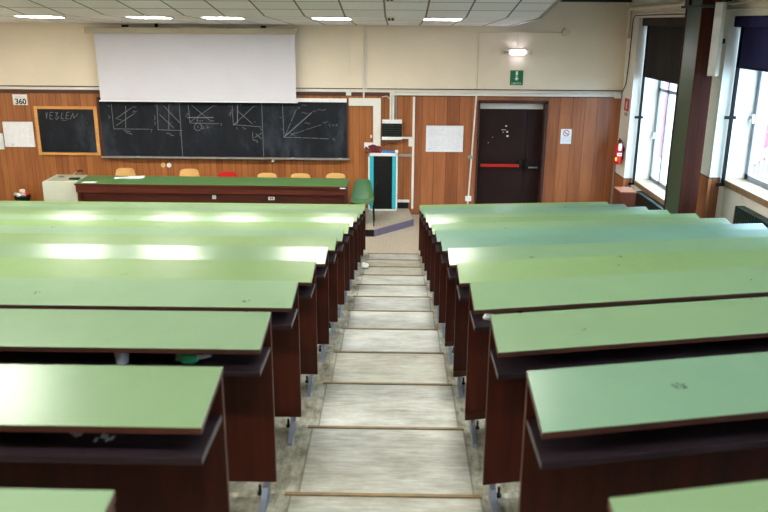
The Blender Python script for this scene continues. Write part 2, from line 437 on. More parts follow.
CHALK_BIG = [(0.009, [(-5.622, 2.177),(-5.616, 1.697),(-4.908, 1.696)]),(0.009, [(-5.34, 2.146),(-5.378, 1.715)]),(0.009, [(-5.557, 1.897),(-5.226, 2.114)]),(0.009, [(-5.559, 1.764),(-5.185, 1.999)]),(0.006, [(-5.69, 2.16),(-5.66, 2.127)]),(0.009, [(-5.416, 1.665),(-5.283, 1.649)]),(0.009, [(-5.385, 1.632),(-5.26, 1.593)]),(0.006, [(-5.532, 1.88),(-5.49, 1.891),(-5.449, 1.864)]),(0.006, [(-5.209, 2.118),(-5.18, 2.144),(-5.162, 2.118),(-5.133, 2.145)]),(0.006, [(-5.21, 2.025),(-5.18, 2.059),(-5.164, 2.019),(-5.127, 2.052)]),(0.006, [(-4.881, 1.696),(-4.854, 1.69),(-4.879, 1.636)]),(0.006, [(-5.709, 1.962),(-5.668, 1.929),(-5.704, 1.902)]),(0.009, [(-4.719, 2.184),(-4.733, 1.688),(-4.253, 1.675)]),(0.009, [(-4.485, 2.186),(-4.52, 1.7)]),(0.009, [(-4.588, 2.152),(-4.293, 1.825)]),(0.009, [(-4.684, 1.987),(-4.418, 1.724)]),(0.006, [(-4.786, 1.97),(-4.774, 1.903),(-4.8, 1.877)]),(0.006, [(-4.802, 1.844),(-4.771, 1.817),(-4.8, 1.784)]),(0.009, [(-4.577, 1.622),(-4.504, 1.606),(-4.485, 1.579),(-4.428, 1.573)]),(0.006, [(-4.324, 1.624),(-4.273, 1.622),(-4.304, 1.568)]),(0.006, [(-4.495, 1.813),(-4.446, 1.84)]),(0.006, [(-4.763, 2.174),(-4.746, 2.135)]),(0.006, [(-4.476, 2.17),(-4.435, 2.183)]),(0.009, [(-4.103, 2.173),(-4.092, 1.827),(-3.522, 1.815)]),(0.009, [(-4.036, 2.173),(-3.67, 1.863)]),(0.009, [(-4.091, 1.843),(-3.603, 2.171)]),(0.016, [(-4.135, 1.932),(-3.623, 1.937)]),(0.006, [(-4.168, 1.942),(-4.129, 2.025),(-4.109, 1.975)]),(0.009, [(-3.865, 1.752),(-3.877, 1.715),(-3.905, 1.688),(-3.943, 1.678),(-3.979, 1.687),(-4.005, 1.714),(-4.012, 1.751),(-4.0, 1.787),(-3.972, 1.814),(-3.934, 1.825),(-3.898, 1.815),(-3.872, 1.789),(-3.865, 1.752)]),(0.006, [(-3.86, 1.779),(-3.821, 1.752),(-3.854, 1.712),(-3.795, 1.729)]),(0.006, [(-3.776, 1.779),(-3.743, 1.76),(-3.762, 1.726),(-3.701, 1.74)]),(0.006, [(-3.495, 1.815),(-3.462, 1.815),(-3.484, 1.775)]),(0.009, [(-3.934, 1.927),(-3.95, 1.844)]),(0.006, [(-3.911, 1.871),(-3.827, 1.872)]),(0.006, [(-3.954, 1.778),(-3.93, 1.725)]),(0.006, [(-3.587, 2.161),(-3.543, 2.178)]),(0.006, [(-3.659, 1.88),(-3.613, 1.867)]),(0.009, [(-3.24, 2.18),(-3.231, 1.801),(-2.69, 1.762)]),(0.016, [(-3.133, 2.181),(-3.149, 1.835)]),(0.009, [(-3.232, 1.791),(-2.808, 2.167)]),(0.016, [(-3.232, 1.791),(-3.149, 1.851)]),(0.009, [(-3.129, 2.066),(-2.855, 1.821)]),(0.006, [(-3.316, 1.982),(-3.273, 2.048),(-3.233, 1.983)]),(0.006, [(-3.284, 1.966),(-3.261, 2.081)]),(0.006, [(-3.06, 1.736),(-3.033, 1.753),(-3.021, 1.713),(-2.987, 1.727)]),(0.006, [(-3.173, 1.752),(-3.162, 1.705)]),(0.006, [(-3.08, 2.175),(-3.039, 2.198)]),(0.006, [(-3.313, 2.173),(-3.267, 2.16)]),(0.006, [(-2.788, 2.164),(-2.755, 2.151)]),(0.006, [(-2.82, 1.854),(-2.787, 1.861)]),(0.009, [(-2.862, 1.654),(-2.852, 1.504),(-2.762, 1.481)]),(0.009, [(-2.816, 1.554),(-2.678, 1.639)]),(0.009, [(-2.796, 1.628),(-2.692, 1.529)]),(0.006, [(-2.796, 1.454),(-2.749, 1.461)]),(0.006, [(-2.698, 1.729),(-2.672, 1.703)]),(0.009, [(-2.248, 2.205),(-2.234, 1.576)]),(0.009, [(-2.234, 1.56),(-2.059, 1.558)]),(0.009, [(-2.033, 1.558),(-1.891, 1.556)]),(0.009, [(-1.865, 1.553),(-1.724, 1.551)]),(0.009, [(-1.697, 1.548),(-1.556, 1.546)]),(0.009, [(-1.529, 1.543),(-1.355, 1.538)]),(0.009, [(-2.21, 1.593),(-2.163, 1.701)]),(0.009, [(-2.152, 1.727),(-2.099, 1.841)]),(0.009, [(-2.084, 1.874),(-1.978, 2.109)]),(0.016, [(-2.234, 1.566),(-1.68, 2.046)]),(0.006, [(-2.092, 1.611),(-1.821, 1.704)]),(0.006, [(-1.794, 1.714),(-1.484, 1.816)]),(0.006, [(-1.95, 2.165),(-1.928, 2.119),(-1.904, 2.159)]),(0.006, [(-1.877, 2.185),(-1.837, 2.198),(-1.777, 2.186)]),(0.006, [(-1.864, 2.034),(-1.83, 2.061),(-1.797, 2.022),(-1.74, 2.048)]),(0.006, [(-1.818, 1.837),(-1.778, 1.857),(-1.752, 1.824),(-1.711, 1.844)]),(0.006, [(-1.663, 2.062),(-1.613, 2.089),(-1.594, 2.056)]),(0.006, [(-1.563, 2.102),(-1.513, 2.116),(-1.46, 2.09),(-1.407, 2.117)]),(0.006, [(-1.464, 1.866),(-1.417, 1.847),(-1.37, 1.887)]),(0.006, [(-1.324, 1.841),(-1.334, 1.808),(-1.318, 1.775)]),(0.006, [(-1.291, 1.818),(-1.258, 1.788),(-1.234, 1.828)]),(0.006, [(-1.211, 1.789),(-1.184, 1.829),(-1.171, 1.783)]),(0.006, [(-2.124, 1.661),(-2.025, 1.588)]),(0.006, [(-2.119, 1.581),(-2.03, 1.655)]),(0.006, [(-1.271, 1.552),(-1.221, 1.502)]),(0.006, [(-2.325, 2.194),(-2.289, 2.168)]),(0.006, [(-2.316, 1.958),(-2.276, 1.945)]),(0.006, [(-2.289, 1.726),(-2.249, 1.72)])]
CHALK_SMALL = [(0.009, [(-6.945, 2.003),(-6.949, 1.885),(-6.915, 2.0)]),(0.009, [(-6.8, 2.011),(-6.86, 2.008),(-6.877, 1.947),(-6.873, 1.874),(-6.819, 1.88)]),(0.009, [(-6.875, 1.945),(-6.821, 1.947)]),(0.009, [(-6.759, 2.005),(-6.704, 1.999),(-6.755, 1.952),(-6.702, 1.908),(-6.754, 1.866),(-6.763, 1.911)]),(0.009, [(-6.624, 2.006),(-6.658, 1.888),(-6.604, 1.888)]),(0.009, [(-6.47, 2.016),(-6.529, 2.011),(-6.563, 1.886),(-6.501, 1.889)]),(0.009, [(-6.546, 1.95),(-6.498, 1.954)]),(0.009, [(-6.478, 1.873),(-6.409, 1.992),(-6.404, 1.898),(-6.312, 1.984)]),(0.006, [(-6.641, 1.855),(-6.558, 1.854)]),(0.006, [(-6.149, 1.806),(-6.142, 1.794)])]
# ---------------------------------------------------------------- floor and steps
P = .85; RISE = .15419
def nos_y(k): return 2.8824 + P * k
def tread_z(k): return 1.8504 - RISE * k
def theta(k):
    return math.radians({-2: 12, -1: 12, 0: 12, 1: 12, 2: 11.9, 3: 11.2, 4: 9.9, 5: 8.3}.get(k, 12 if k < -2 else 7.1))
XW0, XW1 = -8.4, 4.375
b = B()
b.box(XW0, 4.65, 11.5, 15.9, -.1, 0)
struct('floor', b, 'floor')
b = B().mat('tread')
for k in range(-6, 12):
    ya, yb = nos_y(k - 1), nos_y(k)
    za, zb = tread_z(k), tread_z(k + 1) - .02 if k < 11 else -.02
    ta, tb = math.tan(theta(k)) * (4.65 - .34), math.tan(theta(k + 1)) * (4.65 - .34)
    for x0, x1, a0, a1, b0, b1 in ((XW0, -.55, 0, 0, 0, 0), (-.55, .34, 0, 0, 0, 0), (.34, 4.65, 0, ta, 0, tb)):
        b.hexa([(x0, ya + a0, zb), (x1, ya + a1, zb), (x1, yb + b1, zb), (x0, yb + b0, zb), (x0, ya + a0, za), (x1, ya + a1, za), (x1, yb + b1, za), (x0, yb + b0, za)])
struct('floor', b)
for k in range(-3, 12):
    y, z = nos_y(k), tread_z(k)
    b = B(); b.box(-.455, .372, y - .014, y + .006, z, z + .006); b.box(-.455, .372, y, y + .006, z - .03, z)
    for sx in (-.3, -.1, .1, .25): b.disc((sx, y - .014, z + .006), .004, 'z', .001, 8)
    struct('trim_%d' % (k + 4), b, 'nosing')
PZ = .13
PL = [(XW0, 13.86), (-.40, 13.86), (.33, 14.70), (.25, 15.6), (XW0, 15.6)]
b = B().mat('floor'); b.prism(PL, 'z', 0, PZ)
struct('floor', b)
b = B().mat('black'); b.box(XW0, -.40, 13.845, 13.86, 0, PZ - .004)
b.mat('platform_side'); d = Vector((.73, .84)).normalized(); n = Vector((d.y, -d.x)) * .015
b.prism([(-.40, 13.86), (.33, 14.70), (.33 + n.x, 14.70 + n.y), (-.40 + n.x, 13.86 + n.y)], 'z', 0, PZ - .004)
b.prism([(.33, 14.70), (.25, 15.6), (.265, 15.6), (.345, 14.70)], 'z', 0, PZ - .004)
struct('trim_20', b)
b = B().mat('platform_side'); b.prism([(-.40, 13.86), (.33, 14.70), (.25, 15.585), (.02, 15.585), (.16, 14.74), (-.56, 13.94), (-.56, 13.86)], 'z', PZ, PZ + .002)

# ---------------------------------------------------------------- back wall
b = B()
HT = 6.6
b.box(XW0, 1.60, 15.62, 15.95, 0, HT); b.box(2.925, 4.95, 15.62, 15.95, 0, HT); b.box(1.60, 2.925, 15.62, 15.95, 2.30, HT); b.box(1.60, 2.925, 15.88, 15.95, 0, 2.3)
struct('wall_back', b, 'cream')
b = B().mat('wood_l'); b.box(XW0, .34, 15.6, 15.62, 0, 2.40)
b.mat('wood_r'); b.box(.34, 1.58, 15.6, 15.62, 0, 2.40); b.box(2.96, XW1, 15.6, 15.62, 0, 2.40); b.box(1.58, 2.96, 15.6, 15.62, 2.31, 2.40)
struct('wall_back', b)
b = B(); b.box(XW0, XW1, 15.585, 15.62, 2.375, 2.445)
struct('trim_21', b, 'moulding')
b = B().mat('black'); b.box(XW0, XW1, 15.6, 15.62, 2.505, 2.52)
b.mat('trunk'); b.rbox(XW0, -.9, 15.56, 15.61, 2.452, 2.50, .006, 'x'); b.rbox(-.9, -.125, 15.56, 15.61, 2.452, 2.488, .006, 'x')
b.rbox(-.125, 4.25, 15.55, 15.61, 2.395, 2.45, .006, 'x'); b.rbox(-.125, 4.25, 15.57, 15.62, 2.458, 2.485, .006, 'x')
b.box(4.22, 4.34, 15.52, 15.61, 2.375, 2.49)
struct('trim_22', b)
b = B(); b.box(-.03, .27, 15.585, 15.6, .255, .32); b.mat('black'); b.box(.02, .25, 15.58, 15.6, PZ, .245); b.mats[0] = 'black'
b = B().mat('trunk'); b.box(.03, .27, 15.575, 15.6, .26, .31); b.mat('black'); b.box(.03, .25, 15.58, 15.6, PZ, .25)
struct('baseboard_back', b)

# left, rear and window-side walls
b = B(); b.box(XW0 - .2, XW0, -2.8, 15.95, 0, HT); struct('wall_left', b, 'cream')
b = B(); b.box(XW0 - .2, 4.95, -2.8, -2.6, 0, HT); struct('wall_rear', b, 'cream')
WIN = [(12.40, 14.952, .90, 3.87, .0), (8.30, 10.896, 1.70, 3.87, .62), (4.20, 6.80, 2.45, 4.7, 1.3), (.10, 2.70, 3.2, 5.3, 2.05)]  # last two windows are out of view, added to bring in daylight
piers = [(14.952, 15.62, .905), (10.896, 12.40, 1.70), (6.80, 8.30, 2.45), (2.70, 4.20, 3.2), (-2.6, .10, 3.7)]
for y0, y1, zt in piers: struct('wall_right', B().box(4.375, 4.95, y0, y1, 0, HT), 'white_wall')
for y0, y1, sz, tz, fz in WIN:
    struct('wall_right', B().box(4.375, 4.95, y0, y1, tz, HT), 'white_wall'); struct('wall_right', B().box(4.60, 4.95, y0, y1, 0, sz - .07), 'white_wall')
for y0, y1, zt in piers:
    b = B(); b.mat('wood_r').box(4.363, 4.52, y0 - .012, min(y1 + .012, 15.6), 0, zt); b.mat('moulding').box(4.36, 4.523, y0 - .015, min(y1 + .015, 15.6), zt, zt + .014)
    struct('wall_right', b)

# ---------------------------------------------------------------- ceilings
CE = 2.09
def ceil_z(y): return 3.705 + (15.6 - y) * .13 / 3.4 if y > 12.2 else 3.835 + (12.2 - y) * .1566
b = B()
for ya, yb in ((12.2, 15.6), (-2.6, 12.2)):
    za, zb = ceil_z(ya), 3.705 if yb > 15 else 3.835
    b.hexa([(XW0, ya, za), (CE, ya, za), (CE, yb, zb), (XW0, yb, zb), (XW0, ya, za + .05), (CE, ya, za + .05), (CE, yb, zb + .05), (XW0, yb, zb + .05)])
struct('ceiling', b, 'ceiling')
b = B()
for ya, yb in ((12.2, 15.6), (-2.6, 12.2)):
    za, zb = ceil_z(ya) - .012, (3.705 if yb > 15 else 3.835) - .012
    b.hexa([(CE - .02, ya, za), (CE + .03, ya, za), (CE + .03, yb, zb), (CE - .02, yb, zb), (CE - .02, ya, za + .12), (CE + .03, ya, za + .12), (CE + .03, yb, zb + .12), (CE - .02, yb, zb + .12)])
struct('trim_23', b, 'grey_rail')
b = B(); b.box(XW0 - .2, 4.95, -2.8, 15.95, HT, HT + .15); struct('ceiling', b, 'cream')

def ceiling_lamp(x, y, label, group):
    t = thing('ceiling_lamp', label, 'ceiling lamp', (x, y, ceil_z(y)), group)
    y0, y1 = y - .28, y + .28; x0, x1 = x - .28, x + .28
    def slab(b, a0, a1, c0, c1, lo, hi):
        b.hexa([(a0, c0, ceil_z(c0) - lo), (a1, c0, ceil_z(c0) - lo), (a1, c1, ceil_z(c1) - lo), (a0, c1, ceil_z(c1) - lo), (a0, c0, ceil_z(c0) - hi), (a1, c0, ceil_z(c0) - hi), (a1, c1, ceil_z(c1) - hi), (a0, c1, ceil_z(c1) - hi)])
    b = B(); slab(b, x0, x1, y0, y1, .012, -.0); b.build('diffuser', 'lamp', t)
    b = B(); slab(b, x0 - .012, x0, y0 - .012, y1 + .012, .016, 0); slab(b, x1, x1 + .012, y0 - .012, y1 + .012, .016, 0); slab(b, x0, x1, y0 - .012, y0, .016, 0); slab(b, x0, x1, y1, y1 + .012, .016, 0)
    b.build('frame', 'lamp_frame', t)
lx = [(-7.53, 'far left, at the edge of the photo'), (-5.55, 'above the small framed chalkboard end of the screen'), (-3.84, 'above the left half of the projection screen'), (-2.70, 'above the right half of the projection screen'), (-1.02, 'above the vertical wall pipe right of the screen'), (.68, 'above the whiteboard left of the door')]
for i, (x, w) in enumerate(lx):
    if i: ceiling_lamp(x, 12.62, 'lit square ceiling lamp %s' % w, 'front row of ceiling lamps')
for ly in (8.45, 4.15, 0):
    for x, w in lx:
        if ly == 4.15 and x == -1.02: continue
        ceiling_lamp(x, ly, 'lit square lamp in the sloping ceiling above the benches', 'ceiling lamps above the benches')
ceiling_lamp(lx[0][0], 12.62, 'lit square ceiling lamp %s' % lx[0][1], 'front row of ceiling lamps')

# ---------------------------------------------------------------- windows
for i, (y0, y1, sz, tz, fz) in enumerate(WIN):
    w = bpy.data.objects.new('window_%d' % (i + 1), None); COL.objects.link(w); w.location = (4.6, (y0 + y1) / 2, sz); w['kind'] = 'structure'
    b = B().mat('sill'); b.box(4.55, 4.95, y0, y1, sz - .02, sz); b.mat('sill_edge'); b.box(4.552, 4.6, y0, y1, sz - .09, sz - .02); b.box(4.6, 4.94, y0, y1, sz - .07, sz - .02)
    b.build('window_sill', None, w)
    fx0, fx1 = 4.86, 4.92
    b = B(); z0, z1 = sz, tz
    for (a, c) in ((y0, y0 + .09), (y1 - .09, y1)): b.box(fx0, fx1, a, c, z0, z1)
    b.box(fx0, fx1, y0, y1, z0, z0 + .07); b.box(fx0, fx1, y0, y1, z1 - .05, z1)
    tr = 2.6 if i == 0 else z1 - .5
    ms = (14.40, 13.75, 13.1) if i == 0 else (y1 - 1.3,)
    mw = .035
    b.box(fx0, fx1, y0, y1, tr - .03, tr + .03)
    for mm in ms: b.box(fx0, fx1, mm - mw, mm + mw, z0, z1)
    b.build('window_frame', 'frame_grey', w)
    b = B(); b.box(4.885, 4.89, y0, y1, z0, z1); b.build('pane', 'glass', w)
    b = B(); yy = y1 - .06
    b.box(4.82, 4.86, yy - .02, yy + .02, (z0 + tr) / 2 - .06, (z0 + tr) / 2 + .06); b.tube([(4.82, yy, (z0 + tr) / 2), (4.79, yy - .02, (z0 + tr) / 2 - .02), (4.79, yy - .03, (z0 + tr) / 2 - .12)], .009)
    b.build('window_handle', 'chrome', w)
bl = [('dark grey roller blind half lowered over the window behind the green pillar', 'blind', 2.825), ('navy blue roller blind over the window at the right edge', 'blind_blue', 3.205)]
for i, (lab, mt, zb) in enumerate(bl):
    y0, y1, sz, tz, fz = WIN[i]
    t = thing('roller_blind', lab, 'blind', (4.5, (y0 + y1) / 2, zb), 'roller blinds over the windows')
    b = B(); b.sheet(lambda u, v: (4.545 + .012 * math.sin(u * 19) * v * (1 - .3 * v), y0 + .07 + u * (y1 - y0 - .14), tz - .1 + v * (zb + .02 - tz + .1)), 40, 8, .006); b.build('blind_cloth', mt, t, smooth=True)
    b = B(); b.rbox(4.44, 4.56, y0 + .01, y1 - .01, tz - .14, tz - .002, .02, 'y'); b.build('headbox', mt, t)
    b = B(); b.rbox(4.53, 4.56, y0 + .07, y1 - .07, zb, zb + .03, .008, 'y'); b.build('bottom_bar', 'black_metal', t)
    for yy in (y1 - .06, y0 + .06):
        b = B(); b.box(4.525, 4.565, yy - .022, yy + .022, sz - .09, tz - .14); gp = b.build('guide_post', 'black_metal', t)
        for zz in (sz + .03 - .1, (sz * .58 + (tz - .14) * .42)):
            b = B(); b.box(4.44, 4.595, yy - .035, yy - .022, zz - .022, zz + .022); b.build('bracket', 'black_metal', gp)

def radiator(y0, y1, z0, z1, label):
    t = thing('radiator', label, 'radiator', (4.5, y0, z0), 'dark green radiators')
    n = int((y1 - y0) / .06)
    for j in range(n):
        y = y0 + (j + .5) * (y1 - y0) / n
        b = B(); b.rbox(4.44, 4.57, y - .021, y + .021, z0, z1, .018, 'y'); b.build('column', 'dark_green', t)
    b = B()
    b.tube([(4.505, y0, z0 + .05), (4.505, y1, z0 + .05)], .022); b.tube([(4.505, y0, z1 - .05), (4.505, y1, z1 - .05)], .022)
    b.tube([(4.505, y0 + .1, z0 + .03), (4.505, y0 + .1, z0 - .12), (4.598, y0 + .1, z0 - .12)], .014)
    b.tube([(4.505, y1 - .1, z0 + .03), (4.505, y1 - .1, z0 - .12), (4.598, y1 - .1, z0 - .12)], .014)
    b.build('manifold', 'dark_green', t)
radiator(12.7, 14.36, .16, .80, 'dark green ribbed radiator under the window behind the pillar')
radiator(8.5, 10.12, .90, 1.49, 'dark green ribbed radiator under the window at the right edge')
tag(B().tube([(4.58, 10.25, 1.62), (4.54, 10.2, 1.56), (4.53, 10.12, 1.58), (4.55, 10.05, 1.50)], .006).build('cable', 'white_wall'), 'thin white cable hanging above the radiator at the right edge', 'cable')

# outside
b = B(); b.box(4.95, 60, -40, 90, -4.1, -4.0); struct('ground_outside', b, 'brick')
t = thing('neighbouring_building', 'pale overexposed building with pink pilasters seen through the windows', 'building', (18, 20, -4))
b = B(); b.box(16.1, 22, -20, 75, -4, 3.0); b.build('wall', 'facade', t)
for (ya, yb) in ((47.6, 49.3), (34.2, 36.2), (41.2, 42.2), (26.0, 27.2), (12.0, 13.2)):
    B().box(15.9, 16.1, ya, yb, -4, 3.0).build('pilaster', 'facade_pink', t)
for yy in (28.8, 32.4, 38.6, 45.2):
    B().box(16.05, 16.1, yy - .6, yy + .6, -1.4, 1.2).build('window', 'frame_grey', t)
t = thing('stair_railing', 'pink sloping stair railing with pale balusters outside the right window', 'railing', (15, 31, -4))
B().hexa([(14.9, 28.0, .55), (15.1, 28.0, .55), (15.1, 33.6, -2.3), (14.9, 33.6, -2.3), (14.9, 28.0, .95), (15.1, 28.0, .95), (15.1, 33.6, -1.9), (14.9, 33.6, -1.9)]).build('handrail', 'facade_pink', t)
for j in range(14):
    y = 28.3 + j * .38; z = -2.1 + (33.6 - y) * .509
    B().box(14.93, 15.07, y - .07, y + .07, -4, z).build('baluster', 'frame_grey' if j % 2 else 'facade', t)

# ---------------------------------------------------------------- pillar, speaker, pipes
t = thing('pillar', 'green painted pillar with dark wooden face in front of the windows', 'pillar', (3.95, 10.78, 0))
B().mat('pillar_green').box(3.852, 4.068, 10.512, 11.06, .4, 6.58).build('shaft', None, t)
B().box(3.852, 4.085, 10.49, 10.512, .4, 6.58).build('front_board', 'pillar_wood', t)
B().box(3.842, 3.852, 11.03, 11.065, .4, 6.58).build('edge_strip', 'pillar_wood', t)
b = B(); b.box(3.80, 4.13, 10.42, 11.12, 3.965, 4.0); b.box(3.82, 4.375, 10.9, 11.05, 4.0, 4.12); b.build('collar', 'dark_green', t)
t = thing('steel_beam', 'dark green steel beam along the top of the wall right of the dropped ceiling', 'beam', (3.2, 15.5, 4.15))
b = B(); b.box(2.14, 4.374, 15.45, 15.618, 4.15, 4.165); b.box(2.14, 4.374, 15.53, 15.54, 4.165, 4.36); b.box(2.14, 4.374, 15.45, 15.618, 4.36, 4.375); b.build('beam', 'dark_green', t)
t = thing('column_speaker', 'tall narrow white column loudspeaker mounted beside the green pillar', 'loudspeaker', (4.035, 10.36, 3.13), rz=math.radians(-48))
b = B(); b.rbox(-.055, .055, -.045, .045, 0, .90, .008, 'z'); b.build('cabinet', 'console', t, local=True)
b = B(); b.box(-.048, .048, -.049, -.045, .02, .88)
for j in range(9): b.disc((0, -.052, .07 + j * .095), .03, 'y', .003, 14)
b.build('grille', 'speaker', t, local=True)
b = B(); b.box(-.02, .05, .045, .12, .4, .46); b.build('bracket', 'black_metal', t, local=True)
t = thing('wall_pipes', 'cream painted pipes running along the top of the window wall', 'pipe', (4.33, 15.3, 4.0))
B().tube([(4.31, 15.36, 3.53), (4.31, 15.36, 3.98), (4.31, 15.32, 4.03), (4.31, 15.26, 4.045), (4.31, 11.1, 4.045)], .035, 10).build('pipe', 'pipe', t, smooth=True)
B().tube([(4.31, 15.36, 3.50), (4.31, 15.36, 3.60)], .045, 10).build('pipe_collar', 'pipe', t, smooth=True)
B().tube([(4.345, 15.2, 3.95), (4.345, 8.0, 3.95)], .016, 8).build('pipe', 'pipe', t)
B().tube([(4.33, 10.9, 4.03), (4.33, 8.0, 4.03)], .02, 8).build('pipe', 'pipe', t)
tag(B().tube([(4.36, 12.5, 3.91), (4.36, 15.15, 3.91), (4.36, 15.27, 3.85), (4.36, 15.30, 3.0), (4.36, 15.36, 2.65), (4.33, 15.5, 2.47)], .009, 6).build('cable', 'black'), 'thin black cable running down the wall corner by the window', 'cable')
tag(B().tube([(4.345, 15.57, 1.15), (4.345, 15.57, .0)], .022, 8).build('pipe', 'grey_rail', smooth=True), 'thin grey pipe in the corner below the fire extinguisher', 'pipe')

# fire extinguisher and its sign
t = thing('fire_extinguisher', 'red fire extinguisher hanging in the corner right of the door', 'fire extinguisher', (4.285, 15.1, 1.17))
ex, ey, ez = 4.265, 15.1, 1.17
b = B(); b.lathe([(.06, 0), (.078, .015), (.082, .04), (.082, .32), (.066, .37), (.034, .40), (.022, .41)], (ex, ey, ez), 20); b.build('cylinder', 'ext_red', t, smooth=True)
b = B(); b.lathe([(.02, 0), (.022, .03), (.012, .045)], (ex, ey, ez + .405), 12); b.box(ex - .025, ex + .025, ey - .09, ey + .03, ez + .44, ez + .455)
b.hexa([(ex - .012, ey - .12, ez + .46), (ex + .012, ey - .12, ez + .46), (ex + .012, ey + .03, ez + .475), (ex - .012, ey + .03, ez + .475), (ex - .012, ey - .12, ez + .47), (ex + .012, ey - .12, ez + .47), (ex + .012, ey + .03, ez + .49), (ex - .012, ey + .03, ez + .49)])
vl = b.build('valve', 'black', t)
B().tube([(ex, ey - .03, ez + .43), (ex + .04, ey - .08, ez + .42), (ex + .072, ey - .07, ez + .32), (ex + .072, ey - .06, ez + .08)], .011, 8).build('hose', 'black', vl)
b = B(); b.box(ex - .03, ex + .03, ey - .092, ey - .083, ez + .27, ez + .40); b.box(ex - .045, ex + .045, ey - .088, ey - .08, ez + .20, ez + .22); b.box(ex - .045, ex + .045, ey - .088, ey - .08, ez + .165, ez + .185); b.build('label', 'paper', t)
b = B(); b.box(ex - .075, ex - .04, ey - .08, ey - .07, ez + .07, ez + .14); b.build('inspection_tag', 'yellow', t)
b = B(); b.box(ex + .06, 4.374, ey - .02, ey + .02, ez + .25, ez + .3); b.build('bracket', 'black_metal', t)
t = thing('fire_extinguisher_sign', 'small red fire extinguisher sign on the corner wall beside the window', 'sign', (4.37, 15.2, 2.18))
B().box(4.369, 4.374, 15.07, 15.36, 2.17, 2.40).build('panel', 'sign_red', t)
b = B(); b.box(4.366, 4.369, 15.18, 15.25, 2.21, 2.33); b.box(4.366, 4.369, 15.15, 15.22, 2.34, 2.355); b.build('pictogram', 'paper', t)
b = B(); b.box(4.370, 4.374, 15.12, 15.31, 2.08, 2.135); b.build('caption', 'grey_rail', t)
tg_ = thing('pedestal_box', 'reddish brown wooden box in the corner below the fire extinguisher', 'box', (4.12, 13.95, 0))
B().box(3.985, 4.255, 13.72, 14.18, 0, .885).build('body', 'brown_box', tg_)
B().box(3.975, 4.265, 13.71, 14.19, .885, .905).build('lid', 'box_top', tg_)

# ---------------------------------------------------------------- door
d = bpy.data.objects.new('door_1', None); COL.objects.link(d); d.location = (2.26, 15.8, 0); d['kind'] = 'structure'
b = B(); b.box(1.585, 1.625, 15.575, 15.86, 0, 2.31); b.box(2.90, 2.955, 15.575, 15.86, 0, 2.31); b.box(1.585, 2.955, 15.575, 15.86, 2.255, 2.315)
b.build('door_frame', 'door_frame', d)
B().box(1.63, 2.895, 15.78, 15.80, 2.13, 2.25).build('transom_strip', 'trunk', d)
l1 = B().box(1.625, 2.585, 15.80, 15.845, .01, 2.14).build('door_leaf', 'door_brown', d)
l2 = B().box(2.592, 2.90, 15.80, 15.845, .01, 2.14).build('door_leaf', 'door_brown', d)
B().rbox(1.69, 2.47, 15.715, 15.745, .975, 1.035, .012, 'x').build('panic_bar', 'red_bar', l1)
b = B(); b.rbox(1.635, 1.69, 15.71, 15.80, .95, 1.07, .012, 'x'); b.rbox(2.47, 2.53, 15.71, 15.80, .94, 1.13, .014, 'x'); b.build('bar_mount', 'black', l1)
B().rbox(2.66, 2.87, 15.72, 15.745, .955, .985, .008, 'x').build('panic_bar', 'chrome', l2)
b = B(); b.rbox(2.605, 2.66, 15.71, 15.80, .92, 1.11, .014, 'x'); b.rbox(2.845, 2.885, 15.71, 15.80, .92, 1.12, .012, 'x'); b.build('bar_mount', 'black', l2)
b = B()
for (x, z, w, h) in ((2.165, 1.78, .035, .02), (2.195, 1.66, .03, .03), (2.20, 1.575, .04, .03), (2.09, 1.71, .09, .008), (1.83, 1.45, .015, .01), (2.12, 1.66, .02, .01), (1.92, 1.56, .012, .01)): b.box(x, x + w, 15.797, 15.80, z, z + h)
b.build('sticker_residue', 'paper', l1)

# ---------------------------------------------------------------- things on the back wall
t = thing('projection_screen', 'large white projection screen lowered over the chalkboard', 'projection screen', (-3.9, 15.4, 3.6))
b = B(); b.rbox(-5.93, -1.91, 15.33, 15.47, 3.525, 3.64, .015, 'x'); b.build('case', 'screen_case', t)
b = B(); b.sheet(lambda u, v: (-3.865 + (u - .5) * (3.83 - .02 * v), 15.40 + .004 * math.sin(u * 7) * v, 3.53 - v * 1.27), 30, 10, .004); b.build('screen_cloth', 'screen', t, smooth=True)
b = B(); b.rbox(-5.80, -1.93, 15.388, 15.412, 2.245, 2.268, .008, 'x'); b.build('bottom_bar', 'paper', t)
for a, c, e, f, g, h in ((-5.25, -5.17, 15.42, 15.6, 3.62, 3.68), (-2.6, -2.52, 15.42, 15.6, 3.62, 3.68), (-4.6, -4.55, 15.37, 15.43, 3.64, 3.71)): B().box(a, c, e, f, g, h).build('bracket', 'black_metal', t)
CHB = None
t = thing('chalkboard', 'long black chalkboard covered in chalk diagrams under the projection screen', 'chalkboard', (-3.4, 15.57, 1.15))
b = B().mat('slate'); b.box(-5.87, -.985, 15.545, 15.59, 1.16, 2.305); B.build(b, 'board_surface', None, t)
b = B(); b.box(-5.90, -5.868, 15.535, 15.6, 1.13, 2.31); b.box(-.987, -.955, 15.535, 15.6, 1.13, 2.31); b.box(-5.9, -.955, 15.535, 15.6, 2.303, 2.32); b.build('frame', 'moulding', t)
b = B(); b.rbox(-5.89, -.94, 15.47, 15.56, 1.125, 1.15, .008, 'x'); b.box(-5.89, -.94, 15.47, 15.478, 1.15, 1.162); b.build('chalk_tray', 'grey_rail', t)
b = B(); 
for x in (-4.28, -2.655): b.box(x - .006, x + .006, 15.541, 15.545, 1.16, 2.30)
b.build('panel_joint', 'chalk_faint', t)
b = B(); b2 = B()
for w, pts in CHALK_BIG: stroke(b2 if w <= .006 else b, pts, w * 1.0, 15.545)
b.build('chalk_drawing', 'chalk', t); b2.build('chalk_writing', 'chalk', t, kind='stuff')
